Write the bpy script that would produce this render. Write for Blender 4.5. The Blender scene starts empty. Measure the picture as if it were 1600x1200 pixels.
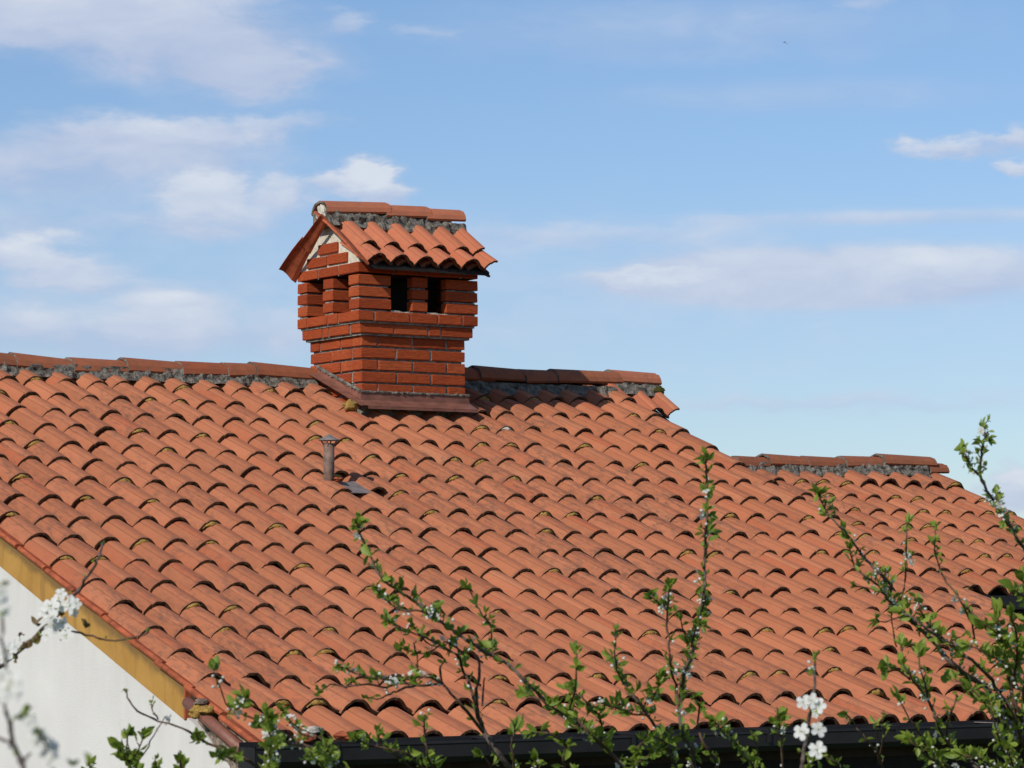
import bpy, math, random
from mathutils import Vector, Matrix, noise
R = math.radians
random.seed(7)
sc = bpy.context.scene
COL = sc.collection

# ------------------------------------------------------------------ camera
FPX, YAW, PIT, ROLL = 5350.71, 0.58543, 0.071637, -0.0047338
CAM = Vector((-7.618936, -13.360148, 0.436971))
PHI = 0.35684568
F = Vector((math.sin(YAW)*math.cos(PIT), math.cos(YAW)*math.cos(PIT), math.sin(PIT)))
_r = Vector((math.cos(YAW), -math.sin(YAW), 0)); _u = _r.cross(F)
RV = _r*math.cos(ROLL) + _u*math.sin(ROLL)
UV = _u*math.cos(ROLL) - _r*math.sin(ROLL)
cd = bpy.data.cameras.new('camera'); cam = bpy.data.objects.new('camera', cd); COL.objects.link(cam)
cd.sensor_width = 36; cd.lens = 36*FPX/1600; cd.clip_start = .1; cd.clip_end = 6000
cam.matrix_world = Matrix(((RV.x, UV.x, -F.x, CAM.x), (RV.y, UV.y, -F.y, CAM.y), (RV.z, UV.z, -F.z, CAM.z), (0, 0, 0, 1)))
cd.dof.use_dof = True; cd.dof.focus_distance = 18.0; cd.dof.aperture_fstop = 19.0
sc.camera = cam
# real-world distances for a sight line of the photograph (1600 x 1200 pixels)
def ray(x, y): return F + RV*((x-800)/FPX) - UV*((y-600)/FPX)
def at(x, y, d): return CAM + ray(x, y)*d
def onplane(x, y, n, d):
    r = ray(x, y); n = Vector(n); return CAM + r*((d-n.dot(CAM))/n.dot(r))

# ------------------------------------------------------------------ sun and sky
SUN = Vector((-.783, -.310, .540)).normalized()
el = math.asin(SUN.z)
sl = bpy.data.lights.new('sun', 'SUN'); sl.energy = 3.9; sl.angle = R(.53); sl.color = (1, .95, .87)
so = bpy.data.objects.new('sun', sl); COL.objects.link(so)
so.rotation_euler = SUN.to_track_quat('Z', 'Y').to_euler(); so.location = (-10, -6, 12)
sc.view_settings.view_transform = 'Standard'; sc.view_settings.look = 'None'
sc.view_settings.exposure = 0.0; sc.view_settings.gamma = 1
sc.view_settings.use_curve_mapping = False

w = bpy.data.worlds.new('World'); sc.world = w; w.use_nodes = True
wn, wl = w.node_tree.nodes, w.node_tree.links; wn.clear()
def WN(t, **k):
    n = wn.new(t)
    for a, b in k.items(): setattr(n, a, b)
    return n
def wm(op, a, b=None, c=None, clamp=False):
    n = wn.new('ShaderNodeMath'); n.operation = op; n.use_clamp = clamp
    for i, v in enumerate((a, b, c)):
        if v is None: continue
        if isinstance(v, (int, float)): n.inputs[i].default_value = v
        else: wl.new(v, n.inputs[i])
    return n.outputs[0]
sky = WN('ShaderNodeTexSky', sky_type='NISHITA'); sky.sun_disc = False
sky.sun_elevation = el; sky.sun_rotation = math.atan2(SUN.x, SUN.y)
sky.air_density = 1.0; sky.dust_density = .3; sky.ozone_density = 3.0
geo = WN('ShaderNodeTexCoord'); sepw = WN('ShaderNodeSeparateXYZ'); wl.new(geo.outputs['Generated'], sepw.inputs[0])
az = wm('DEGREES', wm('ARCTAN2', sepw.outputs[0], sepw.outputs[1])) if False else wm('MULTIPLY', wm('ARCTAN2', sepw.outputs[0], sepw.outputs[1]), 57.29578)
ele = wm('MULTIPLY', wm('ARCSINE', sepw.outputs[2]), 57.29578)
# cloud domain: azimuth / elevation in degrees, stretched sideways, warped
comb = WN('ShaderNodeCombineXYZ'); wl.new(wm('MULTIPLY', az, .55), comb.inputs[0]); wl.new(wm('MULTIPLY', ele, 1.35), comb.inputs[1])
nz = WN('ShaderNodeTexNoise'); nz.inputs['Scale'].default_value = 1.15; nz.inputs['Detail'].default_value = 9; nz.inputs['Roughness'].default_value = .56
nz.inputs['Distortion'].default_value = .35; wl.new(comb.outputs[0], nz.inputs['Vector'])
nz2 = WN('ShaderNodeTexNoise'); nz2.inputs['Scale'].default_value = .32; nz2.inputs['Detail'].default_value = 5; wl.new(comb.outputs[0], nz2.inputs['Vector'])
CX, CY = math.degrees(YAW), math.degrees(PIT); PXD = FPX*math.pi/180
nw = WN('ShaderNodeTexNoise'); nw.inputs['Scale'].default_value = 1.6; nw.inputs['Detail'].default_value = 7; nw.inputs['Roughness'].default_value = .6; wl.new(comb.outputs[0], nw.inputs['Vector'])
sw = WN('ShaderNodeSeparateColor'); wl.new(nw.outputs['Color'], sw.inputs[0])
def wv(op, a, b=None, c=None, out=0):
    n = wn.new('ShaderNodeVectorMath'); n.operation = op
    for i, v in enumerate((a, b, c)):
        if v is None: continue
        if isinstance(v, (tuple, float, int)): n.inputs[3 if op == 'SCALE' and i == 1 else i].default_value = v
        else: wl.new(v, n.inputs[3 if op == 'SCALE' and i == 1 else i])
    return n.outputs[out]
cv = WN('ShaderNodeCombineXYZ'); wl.new(az, cv.inputs[0]); wl.new(ele, cv.inputs[1]); V0 = cv.outputs[0]
V1 = wv('MULTIPLY_ADD', nw.outputs['Color'], (2.2, .75, 0), wv('ADD', V0, (-1.1, -.375, 0)))
def cloud(px, py, hx, hy, s, p=1.4, tilt=0.0, soft=False):
    """one cloud bank standing at an azimuth and elevation of the sky; returns cover and cover x height within the bank"""
    a0 = CX+(px-800)/PXD; e0 = CY-(py-600)/PXD; sx, sy = PXD/hx, 1.1*PXD/hy
    P = wv('MULTIPLY_ADD', V0 if soft else V1, (sx, sy, 0), (-a0*sx, -e0*sy, 0))
    if tilt: P = wv('ADD', P, wv('MULTIPLY', wv('SCALE', P, -tilt*hx/hy), (0, 1, 0))) if False else P
    L = wv('LENGTH', P, out=1)
    cov = wm('MULTIPLY', wm('EXPONENT', wm('MULTIPLY', wm('POWER', L, 2*p), -1.0)), s)
    sp = WN('ShaderNodeSeparateXYZ'); wl.new(P, sp.inputs[0])
    return cov, wm('MULTIPLY', cov, wm('MULTIPLY_ADD', sp.outputs[1], .8, .42, clamp=True))
banks = [(150, 15, 250, 75, .95, 1.5, -.05), (330, 92, 175, 62, .85, 1.4, -.25), (400, 132, 85, 32, .55, 1.3, -.1), (40, 60, 90, 30, .45, 1.2, 0),
         (235, 210, 170, 32, .80, 1.5, .12), (90, 262, 230, 48, .62, 1.4, .05), (420, 196, 95, 17, .45, 1.3, .05), (330, 250, 130, 26, .40, 1.2, 0),
         (318, 300, 60, 30, .85, 1.6, 0), (330, 340, 115, 36, .62, 1.4, 0), (452, 302, 52, 30, .62, 1.4, 0),
         (562, 283, 56, 34, 1.15, 2.0, 0), (590, 300, 50, 24, .7, 1.6, 0),
         (35, 398, 75, 30, .95, 1.5, 0), (110, 425, 90, 24, .6, 1.3, -.1), (150, 445, 120, 14, .35, 1.2, 0), (268, 470, 66, 17, .75, 1.6, .05),
         (150, 512, 440, 46, .55, 1.2, 0), (60, 345, 160, 40, .3, 1.2, 0), (545, 42, 46, 20, .42, 1.5, 0), (668, 52, 40, 14, .3, 1.3, 0),
         (1305, 440, 340, 50, .80, 2.2, .0), (1010, 437, 120, 15, .60, 1.5, .10), (1160, 412, 160, 22, .35, 1.5, .10), (1500, 425, 200, 40, .4, 1.6, 0),
         (900, 370, 330, 24, .34, 1.2, 0), (1430, 346, 290, 13, .42, 1.3, 0), (1490, 236, 76, 17, .80, 1.7, 0), (1590, 228, 40, 22, .7, 1.6, 0), (1596, 268, 30, 15, .7, 1.6, 0),
         (1100, 50, 380, 55, .26, 1.1, 0), (1270, 155, 300, 26, .24, 1.1, 0), (1380, 3, 60, 14, .35, 1.5, 0),
         (1300, 632, 330, 16, .32, 1.2, 0), (1595, 768, 66, 34, .95, 1.6, 0), (800, 480, 1500, 170, .26, 1.0, 0)]
acc = hi = None
for k, b in enumerate(banks):
    c, h = cloud(*b[:4], b[4]*1.5, *b[5:], soft=b[0] in (1305, 800, 1430, 1270, 268))
    acc = c if acc is None else wm('ADD', acc, c); h = wm('MULTIPLY', h, .30) if b[0] in (1305, 1160, 330, 400, 90) and b[1] != 340 else h; hi = h if hi is None else wm('ADD', hi, h)
# beyond the view the same kind of scattered cloud goes on
daz = wm('ABSOLUTE', wm('SUBTRACT', az, CX)); far = wm('MULTIPLY', wm('ADD', wm('SUBTRACT', daz, 10.0), wm('MAXIMUM', wm('SUBTRACT', ele, 11.0), 0.0)), .2, clamp=True)
gen = wm('MULTIPLY', wm('MULTIPLY', wm('SUBTRACT', nz2.outputs[0], .50), 3.2, clamp=True), far)
acc = wm('ADD', acc, gen)
mod = wm('ADD', .70, wm('MULTIPLY', wm('SUBTRACT', nz.outputs[0], .40), 1.5))
mask = wm('SUBTRACT', wm('MULTIPLY', acc, mod), .03, clamp=True)
mask = wm('SMOOTH_MIN', mask, .86, .3)
# cloud tint: brighter heads, lavender-grey bodies
shade = wm('ADD', wm('MULTIPLY', hi, .75), wm('MULTIPLY', wm('SUBTRACT', nz.outputs[0], .45), 1.2), clamp=True)
cmix = WN('ShaderNodeMix', data_type='RGBA'); wl.new(shade, cmix.inputs[0])
cmix.inputs[6].default_value = (4.75, 5.5, 7.35, 1); cmix.inputs[7].default_value = (7.3, 7.7, 8.4, 1)
grd = WN('ShaderNodeMix', data_type='RGBA'); wl.new(wm('MULTIPLY', ele, 1/14.0, clamp=True), grd.inputs[0])
grd.inputs[6].default_value = (.83, .89, 1.08, 1); grd.inputs[7].default_value = (.90, .985, 1.10, 1)
tint = WN('ShaderNodeMix', data_type='RGBA', blend_type='MULTIPLY'); tint.inputs[0].default_value = 1
wl.new(sky.outputs[0], tint.inputs[6]); wl.new(grd.outputs[2], tint.inputs[7])
fin = WN('ShaderNodeMix', data_type='RGBA'); wl.new(mask, fin.inputs[0]); wl.new(tint.outputs[2], fin.inputs[6]); wl.new(cmix.outputs[2], fin.inputs[7])
w.cycles.sampling_method = 'MANUAL'; w.cycles.sample_map_resolution = 256
bg = WN('ShaderNodeBackground'); bg.inputs[1].default_value = .10; wl.new(fin.outputs[2], bg.inputs[0])
wo = WN('ShaderNodeOutputWorld'); wl.new(bg.outputs[0], wo.inputs[0])

# ------------------------------------------------------------------ helpers
def tag(o, label=None, cat=None, group=None, kind=None):
    if label: o['label'] = label
    if cat: o['category'] = cat
    if group: o['group'] = group
    if kind: o['kind'] = kind
    return o
def mesh(name, vs, fs, mats=(), mi=None, smooth=False):
    m = bpy.data.meshes.new(name); m.from_pydata([tuple(v) for v in vs], [], fs)
    for a in mats: m.materials.append(a)
    if mi: m.polygons.foreach_set('material_index', mi)
    if smooth: m.polygons.foreach_set('use_smooth', [True]*len(fs))
    m.update(); return m
def link(name, me, parent=None, mw=None):
    o = bpy.data.objects.new(name, me); COL.objects.link(o)
    if parent: o.parent = parent
    if mw is not None: o.matrix_basis = mw
    return o
def empty(name, loc, parent=None):
    o = bpy.data.objects.new(name, None); COL.objects.link(o); o.location = loc; o.empty_display_size = .2
    if parent: o.parent = parent
    return o
class MB:
    def __init__(s): s.v = []; s.f = []; s.m = []
    def add(s, vs, fs, m=0):
        b = len(s.v); s.v += [Vector(v) for v in vs]; s.f += [tuple(b+i for i in f) for f in fs]; s.m += [m]*len(fs)
    def box(s, a, b, m=0):
        (x0, y0, z0), (x1, y1, z1) = a, b
        s.add([(x0,y0,z0),(x1,y0,z0),(x1,y1,z0),(x0,y1,z0),(x0,y0,z1),(x1,y0,z1),(x1,y1,z1),(x0,y1,z1)],
              [(0,3,2,1),(4,5,6,7),(0,1,5,4),(1,2,6,5),(2,3,7,6),(3,0,4,7)], m)
    def prism(s, poly, ax, a, b, m=0):
        """polygon given in the two other axes, extruded along ax from a to b"""
        n = len(poly)
        def P(p, t):
            return (t, p[0], p[1]) if ax == 0 else ((p[0], t, p[1]) if ax == 1 else (p[0], p[1], t))
        s.add([P(p, a) for p in poly]+[P(p, b) for p in poly],
              [tuple(range(n))[::-1], tuple(range(n, 2*n))]+[(i, (i+1) % n, n+(i+1) % n, n+i) for i in range(n)], m)
    def tube(s, pts, rad, n=6, m=0, cap=True):
        rings = []; pts = [Vector(p) for p in pts]; up = Vector((.3, .2, 1)).normalized()
        for i, p in enumerate(pts):
            t = (pts[min(i+1, len(pts)-1)]-pts[max(i-1, 0)]).normalized()
            a = t.cross(up); a = a.normalized() if a.length > 1e-4 else Vector((1, 0, 0)); b = t.cross(a)
            r = rad[i] if isinstance(rad, (list, tuple)) else rad
            rings.append([p+(a*math.cos(2*math.pi*k/n)+b*math.sin(2*math.pi*k/n))*r for k in range(n)])
        vs = [v for r_ in rings for v in r_]
        fs = [(i*n+k, i*n+(k+1) % n, (i+1)*n+(k+1) % n, (i+1)*n+k) for i in range(len(pts)-1) for k in range(n)]
        if cap: fs += [tuple(range(n))[::-1], tuple(range(len(vs)-n, len(vs)))]
        s.add(vs, fs, m)
    def me(s, name, mats, smooth=False): return mesh(name, s.v, s.f, mats, s.m, smooth)
def chamfer_box(lx, ly, lz, c=.004, jit=0.0, rnd=random):
    """box centred on the origin with cut edges; every vertex can wander a little"""
    hx, hy, hz = lx/2, ly/2, lz/2; V = []; idx = {}
    for sx in (-1, 1):
        for sy in (-1, 1):
            for sz in (-1, 1):
                for k in range(3):
                    p = [sx*(hx-c*(k != 0)), sy*(hy-c*(k != 1)), sz*(hz-c*(k != 2))]
                    idx[(sx, sy, sz, k)] = len(V); V.append(Vector([q+rnd.uniform(-jit, jit) for q in p]))
    Fs = []
    for k in range(3):
        o = [i for i in range(3) if i != k]
        for s in (-1, 1):
            q = []
            for a, b in ((-1,-1), (1,-1), (1,1), (-1,1)):
                t = [0, 0, 0]; t[k] = s; t[o[0]] = a; t[o[1]] = b; q.append(idx[(t[0], t[1], t[2], k)])
            Fs.append(tuple(q))
    for k in range(3):
        o = [i for i in range(3) if i != k]
        for a in (-1, 1):
            for b in (-1, 1):
                q = []
                for s, kk in ((-1, o[0]), (1, o[0]), (1, o[1]), (-1, o[1])):
                    t = [0, 0, 0]; t[k] = s; t[o[0]] = a; t[o[1]] = b; q.append(idx[(t[0], t[1], t[2], kk)])
                Fs.append(tuple(q))
    for a in (-1, 1):
        for b in (-1, 1):
            for c_ in (-1, 1): Fs.append(tuple(idx[(a, b, c_, k)] for k in range(3)))
    return V, Fs
def fixn(me):
    import bmesh
    b = bmesh.new(); b.from_mesh(me); bmesh.ops.recalc_face_normals(b, faces=b.faces); b.to_mesh(me); b.free(); return me

# ------------------------------------------------------------------ materials
class Mat:
    def __init__(s, name, rough=.85, spec=.3):
        s.mat = bpy.data.materials.new(name); s.mat.use_nodes = True; nt = s.mat.node_tree
        s.n, s.l = nt.nodes, nt.links; s.b = s.n['Principled BSDF']; s.out = s.n['Material Output']
        s.b.inputs['Roughness'].default_value = rough; s.b.inputs['Specular IOR Level'].default_value = spec
        s.tc = s.n.new('ShaderNodeTexCoord'); s.g = s.n.new('ShaderNodeNewGeometry'); s.oi = s.n.new('ShaderNodeObjectInfo')
    def noise(s, scale, detail=4, rough=.55, vec=None, stretch=None, rand=False):
        t = s.n.new('ShaderNodeTexNoise'); t.inputs['Scale'].default_value = scale; t.inputs['Detail'].default_value = detail; t.inputs['Roughness'].default_value = rough
        v = vec or s.g.outputs['Position']
        if stretch:
            mp = s.n.new('ShaderNodeMapping'); mp.inputs['Scale'].default_value = stretch; s.l.new(v, mp.inputs[0]); v = mp.outputs[0]
        if rand:
            ad = s.n.new('ShaderNodeVectorMath'); ad.operation = 'ADD'; s.l.new(v, ad.inputs[0])
            mm = s.n.new('ShaderNodeVectorMath'); mm.operation = 'SCALE'; mm.inputs[0].default_value = (31, 17, 53); s.l.new(s.oi.outputs['Random'], mm.inputs['Scale'])
            s.l.new(mm.outputs[0], ad.inputs[1]); v = ad.outputs[0]
        s.l.new(v, t.inputs['Vector']); return t.outputs[0]
    def ramp(s, fac, stops):
        r = s.n.new('ShaderNodeValToRGB'); e = r.color_ramp.elements
        e[0].position, e[0].color = stops[0][0], (*stops[0][1], 1) if len(stops[0][1]) == 3 else stops[0][1]
        e[1].position, e[1].color = stops[-1][0], (*stops[-1][1], 1)
        for p, c in stops[1:-1]:
            q = e.new(p); q.color = (*c, 1)
        s.l.new(fac, r.inputs[0]); return r.outputs[0]
    def mix(s, fac, a, b, mode='MIX'):
        m = s.n.new('ShaderNodeMix'); m.data_type = 'RGBA'; m.blend_type = mode
        for i, v in ((0, fac), (6, a), (7, b)):
            if isinstance(v, (int, float)): m.inputs[i].default_value = v
            elif isinstance(v, tuple): m.inputs[i].default_value = (*v, 1)
            else: s.l.new(v, m.inputs[i])
        return m.outputs[2]
    def math(s, op, a, b=0.0, clamp=False):
        m = s.n.new('ShaderNodeMath'); m.operation = op; m.use_clamp = clamp
        for i, v in ((0, a), (1, b)):
            if isinstance(v, (int, float)): m.inputs[i].default_value = v
            else: s.l.new(v, m.inputs[i])
        return m.outputs[0]
    def bump(s, h, strength=.4, dist=.004):
        b = s.n.new('ShaderNodeBump'); b.inputs['Strength'].default_value = strength; b.inputs['Distance'].default_value = dist
        s.l.new(h, b.inputs['Height']); s.l.new(b.outputs[0], s.b.inputs['Normal'])
    def col(s, c):
        if isinstance(c, tuple): s.b.inputs['Base Color'].default_value = (*c, 1)
        else: s.l.new(c, s.b.inputs['Base Color'])
        return s
    def sep(s, v, i):
        q = s.n.new('ShaderNodeSeparateXYZ'); s.l.new(v, q.inputs[0]); return q.outputs[i]

def terracotta(name, c, dark, var=.10, weather=1.0):
    m = Mat(name, .82, .25)
    v = m.ramp(m.math('FRACT', m.math('ADD', m.oi.outputs['Random'], m.g.outputs['Random Per Island'])), [(0, tuple(x*(1-var) for x in c)), (.5, c), (.85, (c[0]*(1+var), c[1]*(1+var*1.3), c[2]*(1+var*1.6))), (1, (c[0]*(1-var*.4), c[1]*(1-var*1.8), c[2]*(1-var*2.2)))])
    isl = m.math('FRACT', m.math('ADD', m.math('MULTIPLY', m.oi.outputs['Random'], 7.31), m.math('MULTIPLY', m.g.outputs['Random Per Island'], 3.7)))
    v = m.mix(m.ramp(isl, [(.90, (0, 0, 0)), (.96, (.65, .65, .65))]), v, (c[0]*.70, c[1]*.66, c[2]*.70))
    v = m.mix(m.ramp(isl, [(.0, (.55, .55, .55)), (.07, (0, 0, 0))]), v, (c[0]*1.08, c[1]*1.35, c[2]*1.5))
    # broad weathering: whole zones of the roof are duller than others
    v = m.mix(m.math('MULTIPLY', m.ramp(m.noise(.55, 3, .5), [(.38, (0, 0, 0)), (.64, (1, 1, 1))]), .30*weather), v, (c[0]*.70, c[1]*.74, c[2]*.85))
    # fine clay mottling
    v = m.mix(m.math('MULTIPLY', m.ramp(m.noise(9, 5, .6, rand=True), [(.35, (0, 0, 0)), (.7, (1, 1, 1))]), .22), v, tuple(x*.80 for x in c))
    v = m.mix(m.math('MULTIPLY', m.ramp(m.noise(26, 3, .6, rand=True), [(.45, (0, 0, 0)), (.75, (1, 1, 1))]), .20), v, (c[0]*1.15, c[1]*1.35, c[2]*1.5))
    # grey-black algae in streaks that run down the slope, in loose patches over the roof
    patch = m.ramp(m.noise(1.1, 4, .6), [(.40, (0, 0, 0)), (.62, (1, 1, 1))])
    fine = m.ramp(m.noise(1.0, 6, .72, stretch=(55, 11, 11)), [(.47, (0, 0, 0)), (.66, (1, 1, 1))])
    f = m.math('MULTIPLY', m.math('MULTIPLY', patch, fine), .80*weather)
    v = m.mix(f, v, dark)
    spots = m.ramp(m.noise(70, 2, .5), [(.70, (0, 0, 0)), (.76, (1, 1, 1))])
    v = m.mix(m.math('MULTIPLY', spots, .35*weather), v, dark)
    # soot towards the upper overlap and thin dirt in the two drip grooves (local x, y of the tile)
    y = m.sep(m.tc.outputs['UV'], 1); x = m.sep(m.tc.outputs['UV'], 0)
    front = m.math('SUBTRACT', 1.0, m.math('MULTIPLY', m.math('ABSOLUTE', y), 30.0), clamp=True)
    v = m.mix(m.math('MULTIPLY', m.math('MULTIPLY', front, m.ramp(m.noise(18, 4), [(.35, (0, 0, 0)), (.65, (1, 1, 1))])), .55*weather), v, dark)
    for gx in (-.039, .013):
        g = m.math('SUBTRACT', 1.0, m.math('MULTIPLY', m.math('ABSOLUTE', m.math('SUBTRACT', x, gx)), 210.0), clamp=True)
        v = m.mix(m.math('MULTIPLY', g, .80), v, tuple(q*.45 for q in c))
    m.col(v); m.bump(m.noise(130, 4, .7), .35, .003)
    return m.mat
M = {}
TC = (.405, .132, .064)
M['tile'] = terracotta('terracotta', (.41, .140, .064), (.085, .058, .045), .13, .95)
M['tile_cap'] = terracotta('terracotta_cap', (.46, .145, .070), (.16, .08, .055), .07, .45)
M['ridge'] = terracotta('terracotta_ridge', (.34, .105, .046), (.12, .06, .04), .12, .6)
def simple(name, c, rough=.85, amp=.25, scale=12, bs=.4, bd=.004, bscale=90, spec=.25, c2=None):
    m = Mat(name, rough, spec)
    m.col(m.mix(m.ramp(m.noise(scale, 6, .62), [(.32, (0, 0, 0)), (.68, (1, 1, 1))]), tuple(x*(1-amp) for x in c), c2 or tuple(min(1, x*(1+amp)) for x in c)))
    m.bump(m.noise(bscale, 5, .65), bs, bd); return m.mat
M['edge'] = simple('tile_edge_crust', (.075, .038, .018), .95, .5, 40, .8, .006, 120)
M['verge'] = simple('terracotta_verge', (.34, .085, .035), .85, .4, 14)
M['mortar'] = simple('lime_mortar', (.115, .10, .08), .95, .6, 22, 1.0, .03, 35, c2=(.29, .26, .215))
M['joint'] = simple('joint_mortar', (.19, .165, .14), .95, .5, 28, 1.0, .012, 60, c2=(.36, .33, .28))
M['mortar_light'] = simple('pale_mortar', (.50, .46, .38), .95, .3, 30, .8, .01, 60)
M['plaster'] = simple('gable_plaster', (.60, .54, .43), .95, .18, 24, .9, .012, 60)
M['moss'] = simple('yellow_moss', (.42, .22, .04), 1, .40, 90, 1, .012, 160, c2=(.56, .36, .10))
M['moss_olive'] = simple('olive_moss', (.09, .085, .02), 1, .4, 90, 1, .01, 150)
M['moss_grey'] = simple('grey_lichen', (.50, .47, .42), 1, .35, 80, 1, .01, 150)
M['flash'] = simple('brown_painted_metal', (.20, .080, .053), .55, .3, 14, .1, .002, 60, .4)
M['gutter'] = simple('dark_gutter_metal', (.017, .0145, .015), .55, .3, 6, .15, .002, 40, .35)
M['zinc'] = simple('weathered_zinc', (.20, .165, .15), .6, .3, 20, .2, .003, 50, .4)
M['pipe'] = simple('rusty_pipe', (.17, .115, .095), .7, .4, 26, .5, .003, 80, .3, c2=(.24, .15, .11))
M['soot_and_shade'] = simple('soot_and_shade', (.02, .017, .015), 1, .3, 20)  # sooty flue; the same black also paints shade under the chimney caps
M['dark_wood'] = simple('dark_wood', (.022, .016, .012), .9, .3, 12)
M['deck'] = simple('roof_boards', (.05, .03, .02), .95, .3, 9)
M['masonry'] = simple('raw_masonry', (.22, .15, .11), .95, .6, 26, 1, .02, 40, c2=(.42, .33, .26))
M['bark'] = simple('bark', (.095, .068, .052), .9, .5, 60, .8, .006, 150, c2=(.20, .15, .12))
M['twig'] = simple('young_bark', (.095, .055, .035), .8, .4, 60, .5, .003, 200)
M['bird'] = simple('bird_plumage', (.03, .03, .035), .8)

m = Mat('white_stucco', .95, .15)
c = m.mix(m.ramp(m.noise(2.2, 5, .6), [(.3, (0, 0, 0)), (.75, (1, 1, 1))]), (.61, .59, .56), (.67, .65, .615))
crk = m.n.new('ShaderNodeTexVoronoi'); crk.feature = 'DISTANCE_TO_EDGE'; crk.inputs['Scale'].default_value = 1.4
mpv = m.n.new('ShaderNodeVectorMath'); mpv.operation = 'ADD'; sc3 = m.n.new('ShaderNodeTexNoise'); sc3.inputs['Scale'].default_value = 9
m.l.new(m.g.outputs['Position'], sc3.inputs['Vector']); m.l.new(sc3.outputs['Color'], mpv.inputs[0]); m.l.new(m.g.outputs['Position'], mpv.inputs[1]); m.l.new(mpv.outputs[0], crk.inputs['Vector'])
line = m.math('MULTIPLY', m.ramp(crk.outputs[0], [(0, (1, 1, 1)), (.006, (0, 0, 0))]), m.ramp(m.noise(1.3, 2), [(.55, (0, 0, 0)), (.62, (1, 1, 1))]))
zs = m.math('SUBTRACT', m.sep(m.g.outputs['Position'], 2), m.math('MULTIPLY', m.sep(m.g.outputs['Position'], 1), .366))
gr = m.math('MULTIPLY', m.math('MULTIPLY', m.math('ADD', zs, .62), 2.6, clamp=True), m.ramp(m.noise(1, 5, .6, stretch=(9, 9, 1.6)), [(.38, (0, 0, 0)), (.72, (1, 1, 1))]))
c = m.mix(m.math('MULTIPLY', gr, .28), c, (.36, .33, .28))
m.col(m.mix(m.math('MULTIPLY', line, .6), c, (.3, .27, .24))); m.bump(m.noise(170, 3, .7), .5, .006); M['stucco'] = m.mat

m = Mat('ochre_paint', .9, .2)
c = m.mix(m.ramp(m.noise(4, 5, .6), [(.3, (0, 0, 0)), (.75, (1, 1, 1))]), (.37, .195, .045), (.46, .26, .070))
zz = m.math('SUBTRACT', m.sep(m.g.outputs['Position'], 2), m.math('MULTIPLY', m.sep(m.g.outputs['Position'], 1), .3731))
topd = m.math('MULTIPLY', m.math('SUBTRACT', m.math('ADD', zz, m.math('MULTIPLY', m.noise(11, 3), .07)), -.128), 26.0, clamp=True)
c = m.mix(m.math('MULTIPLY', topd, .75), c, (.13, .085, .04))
drip = m.math('MULTIPLY', m.ramp(m.noise(1, 4, .6, stretch=(14, 14, 2.5)), [(.48, (0, 0, 0)), (.68, (1, 1, 1))]), .6)
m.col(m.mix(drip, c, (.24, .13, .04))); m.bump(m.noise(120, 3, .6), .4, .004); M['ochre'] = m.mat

m = Mat('rough_brick', .85, .25)
c = m.ramp(m.oi.outputs['Random'], [(0, (.29, .047, .012)), (.3, (.41, .076, .018)), (.75, (.37, .064, .015)), (1, (.48, .105, .030))])
st = m.noise(1, 5, .7, vec=m.tc.outputs['Object'], stretch=(22, 22, 130), rand=True)
c = m.mix(m.math('MULTIPLY', m.ramp(st, [(.40, (0, 0, 0)), (.60, (1, 1, 1))]), .50), c, (.20, .032, .010))
c = m.mix(m.math('MULTIPLY', m.ramp(m.noise(30, 5, .6, rand=True), [(.6, (0, 0, 0)), (.8, (1, 1, 1))]), .35), c, (.58, .20, .09))
c = m.mix(m.math('MULTIPLY', m.ramp(m.noise(5, 3, .6), [(.55, (0, 0, 0)), (.75, (1, 1, 1))]), .4), c, (.16, .035, .018))
m.col(c); m.bump(st, .95, .010); M['brick'] = m.mat

def leafmat(name, c, c2, tr):
    m = Mat(name, .5, .35); cc = m.mix(m.oi.outputs['Random'], c, c2)
    cc = m.mix(m.math('MULTIPLY', m.noise(160, 2), .35), cc, tuple(x*.6 for x in c)); m.col(cc)
    t = m.n.new('ShaderNodeBsdfTranslucent'); m.l.new(m.mix(.5, cc, tr), t.inputs[0])
    x = m.n.new('ShaderNodeMixShader'); x.inputs[0].default_value = .38
    m.l.new(m.b.outputs[0], x.inputs[1]); m.l.new(t.outputs[0], x.inputs[2]); m.l.new(x.outputs[0], m.out.inputs[0]); return m.mat
M['leaf'] = leafmat('plum_leaf', (.15, .225, .024), (.30, .38, .06), (.38, .46, .05))
M['leaf_bronze'] = leafmat('bronze_leaf', (.16, .10, .04), (.22, .15, .06), (.25, .14, .03))
M['petal'] = leafmat('white_petal', (.80, .79, .74), (.85, .84, .80), (.8, .78, .66))
M['stamen'] = simple('stamen', (.45, .42, .12), .8)
m = Mat('meadow', 1, .1); m.col(m.mix(m.noise(.4, 8), (.04, .075, .015), (.09, .12, .03))); m.bump(m.noise(3, 6), 1, .1); M['grass'] = m.mat

# ------------------------------------------------------------------ ground
GZ = -3.05
s = 3000
g = link('ground', mesh('ground', [(-s, -s, GZ), (s, -s, GZ), (s, s, GZ), (-s, s, GZ)], [(0, 1, 2, 3)], [M['grass']])); tag(g, kind='structure')

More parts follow.
